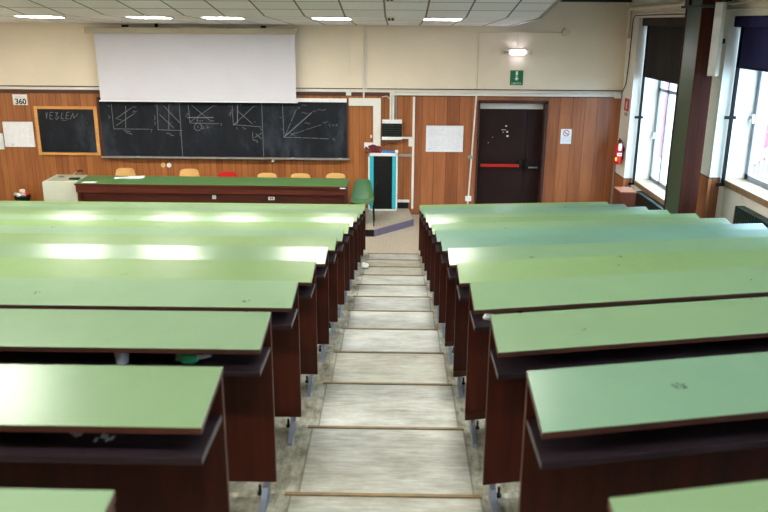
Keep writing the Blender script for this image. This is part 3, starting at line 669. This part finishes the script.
for i, (x, l) in enumerate(((-5.2, 'left end of the long chalkboard tray'), (-2.1, 'middle of the tray below the chalk graphs'), (-1.15, 'right end of the long chalkboard tray'))):
    tag(B().rbox(x, x + .07, 15.49, 15.503, 1.15, 1.163, .004, 'x').build('chalk_stick', 'paper'), 'white stick of chalk at the %s' % l, 'chalk', 'chalk on the tray')
tag(B().rbox(-1.985, -.985, 15.50, 15.534, 2.255, 2.33, .01, 'x').build('paper_roll', 'paper'), 'white paper strip along the top right of the long chalkboard', 'paper strip')
t = thing('framed_chalkboard', 'small chalkboard in light wooden frame left of the long one', 'chalkboard', (-6.55, 15.57, 1.18))
B().box(-7.13, -5.99, 15.565, 15.595, 1.22, 2.09).build('board_surface', 'slate', t)
b = B(); b.box(-7.175, -7.115, 15.55, 15.6, 1.165, 2.125); b.box(-5.995, -5.925, 15.55, 15.6, 1.165, 2.125); b.box(-7.115, -5.995, 15.55, 15.6, 2.075, 2.125); b.box(-7.115, -5.995, 15.55, 15.6, 1.165, 1.215); b.build('frame', 'oak', t)
b = B()
for w, pts in CHALK_SMALL: stroke(b, pts, w, 15.565)
b.build('chalk_writing', 'chalk', t)
t = thing('room_number_sign', 'white sign reading 360 on the wood panelling at far left', 'sign', (-7.44, 15.59, 2.14))
B().box(-7.585, -7.30, 15.592, 15.6, 2.145, 2.35).build('panel', 'paper', t)
text('number', '360', .15, -7.435, 15.591, 2.205, 'ink', t, ext=.0015, bold=.004)
B().box(-7.54, -7.34, 15.590, 15.592, 2.295, 2.305).box(-7.55, -7.33, 15.590, 15.592, 2.275, 2.282).build('small_print', 'ink_faint', t)
def notice(name, x0, x1, z0, z1, label, extra):
    t = thing(name, label, 'noticeboard', ((x0 + x1) / 2, 15.59, z0))
    B().box(x0, x1, 15.585, 15.6, z0, z1).build('board', 'board_white', t)
    b = B(); 
    for (a, c, e, f) in ((x0, x1, z0, z0 + .012), (x0, x1, z1 - .012, z1), (x0, x0 + .012, z0, z1), (x1 - .012, x1, z0, z1)): b.rbox(a, c, 15.578, 15.6, e, f, .004, 'y')
    b.build('frame', 'paper', t); extra(t)
def ex1(t):
    b = B(); r = random.Random(3)
    for z in [1.38 + .035 * j for j in range(11)]: b.box(.64, .64 + r.uniform(.1, .3), 15.583, 15.585, z, z + .006)
    for z in [1.38 + .04 * j for j in range(10)]: b.box(1.20, 1.27, 15.583, 15.585, z, z + .006)
    b.box(1.18, 1.183, 15.583, 15.585, 1.35, 1.78); b.disc((.66, 15.583, 1.345), .02, 'y', .002, 12); b.build('faint_writing', 'ink_faint', t)
notice('whiteboard', .58, 1.315, 1.295, 1.812, 'white noticeboard on the wood panelling left of the brown door', ex1)
def ex2(t):
    b = B(); b.disc((-7.70, 15.583, 1.36), .025, 'y', .002, 12)
    for j in range(9): b.box(-7.34, -7.28, 15.583, 15.585, 1.42 + .04 * j, 1.427 + .04 * j)
    b.build('faint_writing', 'ink_faint', t)
notice('whiteboard', -7.85, -7.245, 1.315, 1.815, 'white noticeboard left of the small framed chalkboard', ex2)
notice('whiteboard', -8.25, -7.875, 1.26, 1.58, 'white board cut off at the left edge of the photo', lambda t: None)
# pipes, cables and boxes
t = thing('wall_conduit', 'white vertical conduit pair dropping from the ceiling right of the screen', 'conduit', (-.64, 15.6, 2.45))
B().tube([(-.655, 15.585, 3.70), (-.655, 15.585, 2.34)], .018, 8).build('pipe', 'trunk', t); B().tube([(-.607, 15.592, 3.70), (-.607, 15.592, 2.50)], .01, 8).build('pipe', 'trunk', t)
tag(B().box(-.935, -.925, 15.605, 15.62, 2.53, 3.70).box(-.935, -.68, 15.605, 15.62, 2.895, 2.903).box(-1.0, -.90, 15.55, 15.6, 2.385, 2.47).build('wall_conduit', 'trunk'), 'thin cream conduit outline left of the vertical pipe pair', 'conduit')
t = thing('cable_duct', 'wide white angular duct over the flush wooden wall panel', 'duct', (-.4, 15.57, 1.4))
B().box(-.945, -.32, 15.53, 15.599, 2.19, 2.335).build('duct_section', 'trunk', t); B().box(-.468, -.32, 15.53, 15.599, 1.40, 2.188).build('duct_section', 'trunk', t)
tag(B().rbox(-.525, -.49, 15.58, 15.6, 1.56, 1.615, .006, 'y').build('light_switch', 'trunk'), 'tiny cream switch beside the white duct', 'switch')
tag(B().rbox(-.645, -.475, 15.56, 15.6, 1.355, 1.465, .008, 'y').build('socket_box', 'paper'), 'white wall box at the foot of the white duct', 'box')
t = thing('electrical_box', 'black wall-mounted electrical box with white top and bottom rails', 'box', (-.1, 15.5, 1.53))
B().box(-.290, .098, 15.46, 15.6, 1.60, 1.86).build('body', 'black', t)
B().rbox(-.292, .10, 15.45, 15.6, 1.86, 1.925, .01, 'x').build('top_rail', 'paper', t); B().rbox(-.292, .10, 15.45, 15.6, 1.54, 1.60, .01, 'x').build('bottom_rail', 'paper', t)
b = B(); 
for j in range(5): b.box(-.27, .08, 15.456, 15.46, 1.63 + j * .045, 1.638 + j * .045)
b.build('vent', 'dark_green', t)
for i, (x, r, l) in enumerate(((-.125, .02, 'left'), (-.075, .022, 'middle'), (-.02, .014, 'right'))):
    tag(B().tube([(x, 15.575, 2.46), (x, 15.575, 1.92)], r, 8).build('conduit_pipe', 'trunk' if i != 2 else 'grey_rail', smooth=True), '%s of three pipes entering the black electrical box from above' % l, 'conduit', 'pipes above the electrical box')
tag(B().tube([(-.30, 15.59, 2.36), (-.2, 15.58, 2.38), (-.11, 15.58, 2.29)], .006, 6).build('cable', 'paper'), 'thin white cable curving from the duct towards the pipes', 'cable')
tag(B().tube([(-.28, 15.57, 1.40), (-.2, 15.56, 1.44), (0, 15.56, 1.47), (.1, 15.56, 1.535)], .005, 6).build('cable', 'black'), 'thin black cable under the electrical box', 'cable')
tag(B().rbox(.10, .30, 15.57, 15.6, 1.545, 1.585, .006, 'x').rbox(.235, .315, 15.555, 15.6, 1.40, 1.545, .008, 'y').build('socket_box', 'trunk'), 'white socket box at the end of short trunking right of the electrical box', 'socket')
tag(B().box(.308, .352, 15.565, 15.6, .13, 2.37).build('conduit_pipe', 'trunk'), 'tall white vertical trunking right of the cyan cabinet', 'conduit')
tag(B().rbox(.03, .308, 15.57, 15.6, 1.19, 1.24, .006, 'x').build('conduit_pipe', 'grey_rail'), 'short grey horizontal rail between cyan cabinet and trunking', 'conduit')
t = thing('wall_conduit', 'thin white conduit with grey junction beside the door frame', 'conduit', (1.5, 15.58, .2))
B().tube([(1.545, 15.585, 2.39), (1.46, 15.585, .36)], .016, 8).build('pipe', 'trunk', t); B().rbox(1.40, 1.52, 15.56, 15.6, .30, .40, .01, 'y').build('socket', 'paper', t)
B().tube([(1.455, 15.585, .3), (1.455, 15.585, 0)], .014, 8).build('pipe', 'trunk', t); B().rbox(1.425, 1.53, 15.55, 15.6, 1.16, 1.23, .012, 'y').build('junction_box', 'grey_rail', t)
for x, m_, l in ((-4.70, 'yellow', 'yellowed round wall socket below the chalkboard'), (-4.58, 'paper', 'white round wall socket below the chalkboard')):
    tag(B().disc((x, 15.58, .972), .045, 'y', .02, 20).build('wall_socket', 'paper' if m_ == 'paper' else 'ply'), l, 'socket')
tag(B().rbox(-2.49, -2.45, 15.5, 15.6, 1.07, 1.11, .006, 'y').build('hook', 'paper'), 'small white hook below the middle of the chalkboard', 'hook')
# emergency light, exit sign, cream conduit rectangle
t = thing('emergency_light', 'lit emergency light above the green exit sign', 'emergency light', (2.3, 15.58, 3.22))
B().rbox(1.985, 2.58, 15.55, 15.6 + .02, 3.175, 3.275, .01, 'y').build('housing', 'pipe', t)
B().rbox(2.18, 2.425, 15.53, 15.552, 3.18, 3.27, .008, 'y').build('tube_cover', 'emergency', t)
b = B(); b.disc((2.50, 15.546, 3.215), .008, 'y', .004, 10); b.disc((2.55, 15.546, 3.215), .01, 'y', .004, 10); b.box(2.02, 2.12, 15.547, 15.55, 3.2, 3.25); b.build('screw', 'grey_rail', t)
t = thing('exit_sign', 'green exit sign with white arrow above the brown door', 'sign', (2.31, 15.61, 2.61))
B().box(2.185, 2.435, 15.605, 15.62, 2.605, 2.885).build('panel', 'exit_green', t)
b = B(); 
b.box(2.29, 2.33, 15.602, 15.605, 2.79, 2.865); b.prism([(2.27, 2.735), (2.35, 2.735), (2.31, 2.69)], 'y', 15.602, 15.605); b.box(2.297, 2.323, 15.602, 15.605, 2.735, 2.775); b.build('arrow', 'paper', t)
text('caption', 'USCITA', .055, 2.31, 15.604, 2.635, 'paper', t)
tag(B().tube([(1.55, 15.61, 2.50), (1.55, 15.61, 3.59), (3.15, 15.61, 3.59)], .010, 6).tube([(2.30, 15.61, 3.56), (2.30, 15.61, 3.28)], .006, 6).build('wall_conduit', 'pipe'), 'thin cream conduit framing the wall above the door', 'conduit')
tag(B().disc((3.2, 15.58, 3.595), .07, 'y', .04, 20).build('junction_box', 'pipe', smooth=False), 'round cream junction box high on the wall right of the exit sign', 'junction box')
t = thing('no_smoking_sign', 'white notice with red no-smoking circle right of the door', 'sign', (3.345, 15.59, 1.47))
B().box(3.24, 3.45, 15.593, 15.6, 1.475, 1.765).build('panel', 'paper', t)
b = B(); c = (3.345, 1.685); R = .055
for j in range(20):
    a0, a1 = 2 * PI * j / 20, 2 * PI * (j + 1) / 20
    stroke(b, [(c[0] + R * math.cos(a0), c[1] + R * math.sin(a0)), (c[0] + R * math.cos(a1), c[1] + R * math.sin(a1))], .014, 15.593)
stroke(b, [(c[0] - .04, c[1] + .04), (c[0] + .04, c[1] - .04)], .012, 15.593); b.build('prohibition_symbol', 'sign_red', t)
b = B(); b.box(3.315, 3.375, 15.5915, 15.593, 1.68, 1.69)
b.build('cigarette', 'ink', t)
b = B(); 
for j in range(4): b.box(3.265, 3.425, 15.591, 15.593, 1.51 + j * .03, 1.516 + j * .03)
b.build('small_print', 'ink_faint', t)
# ceiling sensor pair
for y_, l in ((12.3, 'small black and cream sensor hanging at the ceiling break'), (10.72, 'small cream sensor at the very top of the photo')):
    t = thing('ceiling_sensor', l, 'sensor', (-.11, y_, ceil_z(y_) - .03))
    z_ = ceil_z(y_ - .05) + .0
    B().rbox(-.165, -.055, y_ - .05, y_ + .05, z_ - .055, z_ - .002, .008, 'x').build('housing', 'pipe', t)
    B().disc((-.135, y_ - .056, z_ - .032), .018, 'y', .008, 12).disc((-.085, y_ - .056, z_ - .032), .018, 'y', .008, 12).build('lens', 'black', t)

# ---------------------------------------------------------------- lecturer's area
TZ = .90
t = thing('lecture_table', 'long green-topped lecturer table with dark red wooden front on the platform', 'table', (-3.4, 14.4, PZ))
b = B().mat('table_wood'); b.hexa([(-5.88, 13.99, TZ - .03), (-.90, 13.97, TZ - .03), (-.89, 14.76, TZ - .03), (-5.93, 14.82, TZ - .03), (-5.88, 13.99, TZ), (-.90, 13.97, TZ), (-.89, 14.76, TZ), (-5.93, 14.82, TZ)], top='table_green'); b.build('tabletop', None, t)
B().box(-5.86, -.915, 14.0, 14.03, TZ - .165, TZ - .03).build('apron', 'table_wood', t)
B().box(-5.80, -.93, 14.10, 14.13, PZ, TZ - .03).build('front_panel', 'table_wood', t)
for x in (-5.83, -.93): B().box(x - .02, x + .02, 14.03, 14.72, PZ, TZ - .03).build('end_panel', 'table_wood', t)
B().rbox(-3.385, -3.315, 14.085, 14.10, .62, .69, .006, 'y').build('socket', 'paper', t)
b = B().mat('paper'); b.rbox(-2.35, -2.235, 14.085, 14.10, .61, .67, .006, 'y'); b.mat('ink').box(-2.32, -2.30, 14.08, 14.085, .625, .655).box(-2.285, -2.265, 14.08, 14.085, .625, .655); b.build('socket', None, t)
B().rbox(-1.02, -.92, 13.965, 14.0, TZ - .045, TZ - .02, .006, 'x').build('clip', 'paper', t)
t = thing('equipment_console', 'grey metal equipment console at the left end of the lecturer table', 'console', (-6.2, 14.5, PZ))
B().hexa([(-6.52, 14.12, PZ), (-5.90, 14.12, PZ), (-5.95, 14.85, PZ), (-6.56, 14.85, PZ), (-6.52, 14.12, TZ), (-5.90, 14.12, TZ), (-5.95, 14.85, TZ), (-6.56, 14.85, TZ)]).build('body', 'console', t)
B().box(-6.47, -5.95, 14.22, 14.82, TZ, TZ + .008).build('top_plate', 'console_top', t)
B().box(-6.40, -6.30, 14.55, 14.60, TZ + .008, TZ + .014).build('slot', 'black', t)
B().rbox(-5.93, -5.86, 14.06, 14.12, .55, .70, .01, 'z').build('hinge', 'console', t)
t = thing('desk_microphone', 'black gooseneck microphone on the grey console', 'microphone', (-6.02, 14.36, TZ + .008))
B().rbox(-6.10, -5.93, 14.30, 14.42, TZ + .009, TZ + .035, .012, 'x').build('base', 'black', t)
B().tube([(-6.06, 14.36, TZ + .03), (-6.03, 14.37, TZ + .10), (-5.97, 14.39, TZ + .15), (-5.93, 14.40, TZ + .165)], .006, 6).build('gooseneck', 'chrome', t)
B().tube([(-5.97, 14.39, TZ + .155), (-5.90, 14.41, TZ + .165), (-5.86, 14.42, TZ + .15)], [.012, .018, .014], 10).build('capsule', 'black', t, smooth=True)
def sheet_paper(name, x, y, w, h, rz, label, n=1, cat='paper', z=TZ + .001, group='papers on the lecturer table'):
    t = B()
    for j in range(n): t.box(-w / 2 + j * .02, w / 2 + j * .02, -h / 2 + j * .01, h / 2 + j * .01, j * .004, j * .004 + .003)
    o = t.build(name, 'paper', local=True); o.location = (x, y, z); o.rotation_euler = (0, 0, rz); return tag(o, label, cat, group)
sheet_paper('paper_sheet', -5.65, 14.14, .26, .12, .05, 'white paper slip beside the grey console')
sheet_paper('paper_sheet', -5.22, 14.58, .22, .15, .3, 'thin white sheet at the left of the loose papers on the green table')
sheet_paper('paper_stack', -4.98, 14.62, .30, .21, .2, 'loose white papers before the leftmost yellow chair', 3)

def wood_chair(x, yb, label, mt='ply', plastic=False):
    t = thing('classroom_chair', label, 'chair', (x, yb - .2, PZ), 'chairs behind the lecturer table')
    def back(u, v):
        xx = (u - .5) * .40 * (1 - .12 * max(0, v - .55) / .45); zc = .57 + v * .235
        return (x + xx, yb + .03 - .05 * (1 - (2 * u - 1) ** 2) * -1 - .02 + .02 * v, PZ + zc - .03 * abs(2 * u - 1) ** 5 * v)
    b = B(); b.sheet(back, 14, 8, .012); b.build('backrest', mt, t, smooth=True)
    b = B(); b.sheet(lambda u, v: (x + (u - .5) * .40, yb - .40 + v * .38, PZ + .44 - .02 * math.sin(PI * u) * (1 - .3 * v) - .02 * max(0, .15 - v) / .15), 12, 10, .014); b.build('seat', mt, t, smooth=True)
    for sx in (-1, 1):
        xx = x + sx * .17
        B().tube([(xx, yb + .05, PZ + .72), (xx, yb + .035, PZ + .45), (xx + sx * .01, yb + .05, PZ)], .011, 8).build('leg', 'grey_rail', t)
        B().tube([(xx, yb - .36, PZ + .43), (xx + sx * .01, yb - .38, PZ)], .011, 8).build('leg', 'grey_rail', t)
        B().tube([(xx, yb - .36, PZ + .425), (xx, yb + .035, PZ + .425)], .010, 8).build('seat_rail', 'grey_rail', t)
    return t
wood_chair(-5.41, 15.36, 'yellow plywood chair nearest the console, behind the loose papers')
wood_chair(-4.12, 15.34, 'yellow plywood chair below the round sockets, left of the red chair')
wood_chair(-3.30, 15.08, 'red plastic chair between yellow chairs behind the lecturer table', 'red_seat')
wood_chair(-2.51, 14.97, 'yellow plywood chair directly right of the red chair')
wood_chair(-1.86, 14.97, 'yellow plywood chair, middle of the three right of the red one')
wood_chair(-1.18, 15.02, 'yellow plywood chair at the right end of the lecturer table')

# green shell chair
t = thing('shell_chair', 'green plastic shell chair beside the cyan cabinet', 'chair', (-.62, 14.35, PZ))
gx, gy = -.625, 14.30
def shell(u, v):
    s = 2 * u - 1
    w = .21 if v < .55 else .21 - .055 * (v - .55) / .45
    if v < .5:
        q = v / .5; y = gy - .20 + q * .36; z = .44 - .01 * math.sin(q * PI) - .03 * max(0, .2 - q) / .2
    else:
        q = (v - .5) / .5; y = gy + .16 + .05 * math.sin(q * PI / 2) + .04 * q; z = .44 + .36 * q ** 1.15
    cup = .05 * abs(s) ** 2.6
    if v < .5: z += cup
    else: y -= cup * 1.2; z += 0
    z -= .05 * abs(s) ** 6 * max(0, v - .8) / .2
    return (gx + s * w, y, PZ + z)
b = B(); b.sheet(shell, 16, 24, .012); b.build('shell', 'green_seat', t, smooth=True)
for sx, sy in ((-1, -1), (1, -1), (-1, 1), (1, 1)):
    B().tube([(gx + sx * .12, gy + sy * .12, PZ + .41), (gx + sx * .20, gy + sy * .17, PZ + .38), (gx + sx * .22, gy + sy * .20, PZ)], .011, 8).build('leg', 'black_metal', t)
B().tube([(gx + .20, gy + .05, PZ + .40), (gx + .235, gy + .06, PZ + .55), (gx + .235, gy + .16, PZ + .70), (gx + .27, gy + .2, PZ + .76)], .010, 8).build('arm_bar', 'black_metal', t)

# cyan cabinet
t = thing('rack_cabinet', 'tall white-framed cabinet with cyan strips and black centre', 'cabinet', (-.265, 15.5, PZ))
cx0, cx1, cy0, cy1, ct = -.558, .022, 15.38, 15.6, 1.285
b = B(); b.box(cx0, cx1, cy0 + .01, cy1 - .002, PZ, ct); b.build('body', 'cab_white', t)
b = B(); b.box(cx0, cx0 + .028, cy0, cy0 + .012, PZ, ct); b.box(cx1 - .028, cx1, cy0, cy0 + .012, PZ, ct); b.box(cx0, cx1, cy0, cy0 + .012, ct - .055, ct); b.box(cx0, cx1, cy0, cy0 + .012, PZ, PZ + .03); b.build('frame', 'cab_white', t)
b = B(); b.box(cx0 + .028, cx0 + .105, cy0 + .002, cy0 + .012, PZ + .03, ct - .055); b.build('side_strip', 'cyan', t)
b = B(); b.box(cx1 - .105, cx1 - .028, cy0 + .002, cy0 + .012, PZ + .03, ct - .055); b.build('side_strip', 'cyan', t)
b = B().mat('black'); b.box(cx0 + .105, cx1 - .105, cy0 + .004, cy0 + .012, PZ + .03, ct - .055)
for j in range(9): b.box(cx0 + .115, cx1 - .115, cy0 + .001, cy0 + .004, PZ + .1 + j * .115, PZ + .103 + j * .115)
b.build('door', None, t)
t = thing('ribbon_bow', 'dark red fabric bow lying on top of the cyan cabinet', 'bow', (-.46, 15.45, ct))
b = B()
for k in range(7):
    a = PI * (k / 6) ; L = .15 if k in (1, 5) else .12
    dx, dz = math.cos(a), abs(math.sin(a)) * .95 + .25
    b.prism([(-.47, ct + .01), (-.47 + dx * L - dz * .04, ct + .01 + dz * L + dx * .03), (-.47 + dx * L * 1.15, ct + .01 + dz * L * 1.05), (-.47 + dx * L + dz * .04, ct + .01 + dz * L - abs(dx) * .03)], 'y', 15.42 + k * .008, 15.44 + k * .008)
b.box(-.62, -.30, 15.42, 15.48, ct + .001, ct + .02)
b.build('loops', 'bow_red', t)
b = B(); b.rbox(-.495, -.445, 15.40, 15.44, ct + .002, ct + .05, .01, 'y'); b.build('knot', 'bow_red', t)
tag(B().hexa([(-.29, 15.42, ct + .001), (-.02, 15.42, ct + .001), (-.02, 15.54, ct + .001), (-.29, 15.54, ct + .001), (-.285, 15.42, ct + .045), (-.03, 15.42, ct + .025), (-.03, 15.54, ct + .025), (-.285, 15.54, ct + .045)]).build('folder', 'blue'), 'blue folder lying on top of the cyan cabinet', 'folder')
tag(B().lathe([(.03, 0), (.034, .05), (.03, .052)], (.0, 15.47, ct + .001), 14).build('paper_cup', 'paper', smooth=True), 'tiny white cup at the right corner of the cyan cabinet', 'cup')

# waste bin
t = thing('waste_bin', 'black waste bin full of rubbish against the wall at far left', 'bin', (-7.56, 15.36, PZ))
b = B(); b.lathe([(.12, 0), (.155, .22), (.162, .222), (.162, .235), (.15, .235), (.145, .2)], (-7.54, 15.38, PZ), 24); b.build('bucket', 'black', t, smooth=True)
def crumple(name, c, r, mt, label, cat='paper', group=None, sq=.8, seed=1):
    rr = random.Random(seed); import bmesh
    bm = bmesh.new(); bmesh.ops.create_icosphere(bm, subdivisions=2, radius=r)
    for v in bm.verts: v.co *= rr.uniform(.75, 1.15); v.co.z *= sq
    lo = min(v.co.z for v in bm.verts)
    for v in bm.verts: v.co.z -= lo
    me = bpy.data.meshes.new(name); bm.to_mesh(me); bm.free(); me.materials.append(M[mt])
    o = bpy.data.objects.new(name, me); COL.objects.link(o); o.location = c
    return tag(o, label, cat, group)
for i, (dx, dy, dz, r, mt, lab) in enumerate(((-.10, -.03, .20, .06, 'screen_case', 'beige crumpled cup at the left rim of the black bin'), (-.03, -.07, .20, .055, 'paper', 'bright white crumpled paper at the front of the black bin'), (.0, .02, .235, .075, 'pipe', 'beige crumpled wrapper topmost in the black bin'), (.10, .0, .215, .055, 'red_seat', 'red and white crumpled wrapper at the right rim of the bin'), (.06, -.06, .205, .05, 'screen', 'pale crumpled tissue beside the red wrapper in the bin'), (-.03, .08, .21, .05, 'ply', 'tan crumpled wrapper at the back of the black bin'))):
    crumple('crumpled_wrapper', (-7.54 + dx, 15.38 + dy, PZ + dz + .02), r * .85, mt, lab, 'rubbish', 'rubbish in the black bin', seed=i)

# ---------------------------------------------------------------- bench desks
ORD = ['first', 'second', 'third', 'fourth', 'fifth', 'sixth', 'seventh', 'eighth', 'ninth', 'tenth', 'eleventh', 'twelfth', 'thirteenth', 'fourteenth']
XL, XR = -.487, .3746
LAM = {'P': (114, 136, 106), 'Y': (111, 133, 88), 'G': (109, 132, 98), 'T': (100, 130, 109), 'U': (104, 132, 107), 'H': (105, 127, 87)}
ROW_REFL = {'L': 'PGPPYGYPYPYGPY', 'R': 'GUGGYGTTGHGUTY'}  # teal and yellow-green row reflections, put into the laminate colour
def bench(k, side):
    yf = 2.043 + P * k; zt = tread_z(k - 1); D = .27
    if side == 'L': x0, x1, m = XL, -7.9, 0.0
    else: x0, x1, m = XR, {12: 3.453, 11: 3.497, 10: 3.545, 9: 3.551}.get(k, 3.6), math.tan(theta(k))
    sg = -1 if side == 'L' else 1
    def Y(x): return yf + m * (x - x0)
    sd = 'left' if side == 'L' else 'right'
    if k == -1: lab = 'green-topped bench desk %s of the aisle, only its corner showing at the bottom edge' % sd
    elif k == 12: lab = 'green-topped bench desk %s of the aisle, frontmost row by the lecturer platform' % sd
    elif k == 0: lab = 'green-topped bench desk %s of the aisle, nearest one whose whole aisle end shows' % sd
    elif k < 6: lab = 'green-topped bench desk %s of the aisle, %s row behind the nearest whole one' % (sd, ORD[k - 1])
    else: lab = 'green-topped bench desk %s of the aisle, %s row from the lecturer platform' % (sd, ORD[12 - k])
    t = thing('bench_desk', lab, 'desk', (x0, yf, zt), 'bench desks %s of the aisle' % sd)
    zf = zt + .815; drop = {4: .0445, 8: .0382, 9: .0395, 7: .047, 3: .050, 5: .040, 0: .0455, 12: .041, 2: .046}.get(k, .045); th = .02
    if side == 'R': drop = {5: .036, 6: .041, 10: .036, 11: .032, 7: .044, 3: .044, 8: .038, 4: .0445}.get(k, drop)
    def slab(b, xa, xb, ya, yb, z_far_top, z_near_top, thick, top=None):
        """ya near, yb far, relative to the far edge of the desktop"""
        b.hexa([(xa, Y(xa) + ya, z_near_top - thick), (xb, Y(xb) + ya, z_near_top - thick), (xb, Y(xb) + yb, z_far_top - thick), (xa, Y(xa) + yb, z_far_top - thick),
                (xa, Y(xa) + ya, z_near_top), (xb, Y(xb) + ya, z_near_top), (xb, Y(xb) + yb, z_far_top), (xa, Y(xa) + yb, z_far_top)], top=top)
    lo, hi = min(x0, x1), max(x0, x1)
    b = B().mat('edge'); slab(b, lo, hi, -D, 0, zf, zf - drop, th, 'laminate'); o = b.build('desktop', None, t, bevel=.002); o.color = lin(LAM[ROW_REFL[side][k + 1]])
    slab_b = B().mat('shelf'); slab(slab_b, lo + .004, hi - .004, -D + .002, -.03, zf - .135, zf - .135, .02); slab_b.build('shelf', None, t, bevel=.002)
    b = B(); slab(b, lo, hi, -.03, -.01, zf - th - .003, zf - th - .006, zf - th - .006 - zt - .068); b.build('front_panel', 'mahogany', t)
    n = 6 if side == 'L' else 3
    for j in range(n):
        xc = x0 + sg * (.04 + j * (abs(x1 - x0) - .08) / (n - 1)); yc = Y(xc)
        b = B(); b.prism([(yc - .016, zt), (yc - .016, zt + .069), (yc - .07, zt + .066), (yc - .11, zt + .04), (yc - .20, zt + .014), (yc - .21, zt)], 'x', xc - .012, xc + .012)
        lg = b.build('leg', 'steel', t)
        kb = B(); kb.tube([(xc + sg * .026, yc - .05, zt + .067), (xc + sg * .026, yc - .05, zt + .03)], .006, 6); kb.disc((xc + sg * .026, yc - .05, zt + .022), .012, 'z', .012, 10); kb.build('levelling_foot', 'black', lg)
        xb_ = x0 + sg * (.25 + j * (abs(x1 - x0) - .5) / (n - 1)); yb_ = Y(xb_)
        b = B(); b.box(xb_ - .01, xb_ + .01, yb_ - .12, yb_ - .031, zf - .134, zf - .047); b.build('shelf_bracket', 'mahogany', t)
    # seats of the row in front, folded against the far face of the panel
    if k < 12:
        b = B(); zs = zt - RISE + .30
        slab(b, lo + .06, hi - .06, -.008, .018, zs + .33, zs + .33, .33); b.build('folded_seat', 'mahogany', t)
    if side == 'R' and k in (2, 3, 4):
        b = B(); slab(b, lo, hi, -.042, -.031, zt + .068 + .035, zt + .068 + .035, .035); b.build('bottom_batten', 'edge', t)
    return t
for k in range(12, -2, -1):
    bench(k, 'L'); bench(k, 'R')

# ---------------------------------------------------------------- litter
def shelf_z(k): return tread_z(k - 1) + .815 - .135
def sy(k, d=-.2): return 2.043 + P * k + d
crumple('crumpled_cup', (-.425, nos_y(9) - .09, tread_z(9)), .055, 'paper_bright', 'crushed white paper cup on a step beside the left benches', 'cup', sq=.8, seed=5)
crumple('crumpled_tissue', (.46, sy(2, -.16), shelf_z(2)), .035, 'paper', 'pale crumpled tissue on a bench shelf near its right aisle end', 'paper', sq=.4, seed=6)
crumple('crumpled_tissue', (.63, sy(2, -.12), shelf_z(2)), .02, 'paper', 'tiny white paper scrap beside the tissue on the right bench shelf', 'paper', sq=.4, seed=7)
t = thing('bottle_wrapper', 'green and white plastic bottle on the shelf of a left bench', 'bottle', (-.80, sy(1, -.18), shelf_z(1)))
z0 = shelf_z(1) + .027
B().tube([(-.80, sy(1, -.2), z0), (-.79, sy(1, -.2), z0), (-.75, sy(1, -.2), z0), (-.735, sy(1, -.2), z0)], [.018, .026, .026, .018], 12).build('body', 'green_foil', t, smooth=True)
B().tube([(-.736, sy(1, -.2), z0), (-.71, sy(1, -.2), z0 + .004), (-.685, sy(1, -.2), z0 + .008)], [.012, .010, .008], 10).build('neck', 'film', t, smooth=True)
B().tube([(-.815, sy(1, -.2), z0), (-.80, sy(1, -.2), z0)], [.017, .018], 12).build('base', 'film', t, smooth=True)
t = tag(B().lathe([(.024, 0), (.030, .064), (.028, .064), (.023, .004)], (-1.02, sy(1, -.2), shelf_z(1)), 16).build('plastic_cup', 'film', smooth=True), 'clear plastic cup standing on the shelf of a left bench', 'cup')
for i, (x, dy, w, l) in enumerate(((-.88, -.17, .035, 'left'), (-.80, -.19, .05, 'right'))):
    b = B(); rr = random.Random(i)
    for q in range(5): a = rr.uniform(0, .03); b.box(x + q * w / 5, x + q * w / 5 + .008, sy(0, dy) + a - .01, sy(0, dy) + a + .012, shelf_z(0) + .001, shelf_z(0) + .002)
    tag(b.build('paper_scrap', 'ink_faint'), '%s patch of pale paper scraps on the nearest left bench shelf' % l, 'paper', 'paper scraps on the shelf')
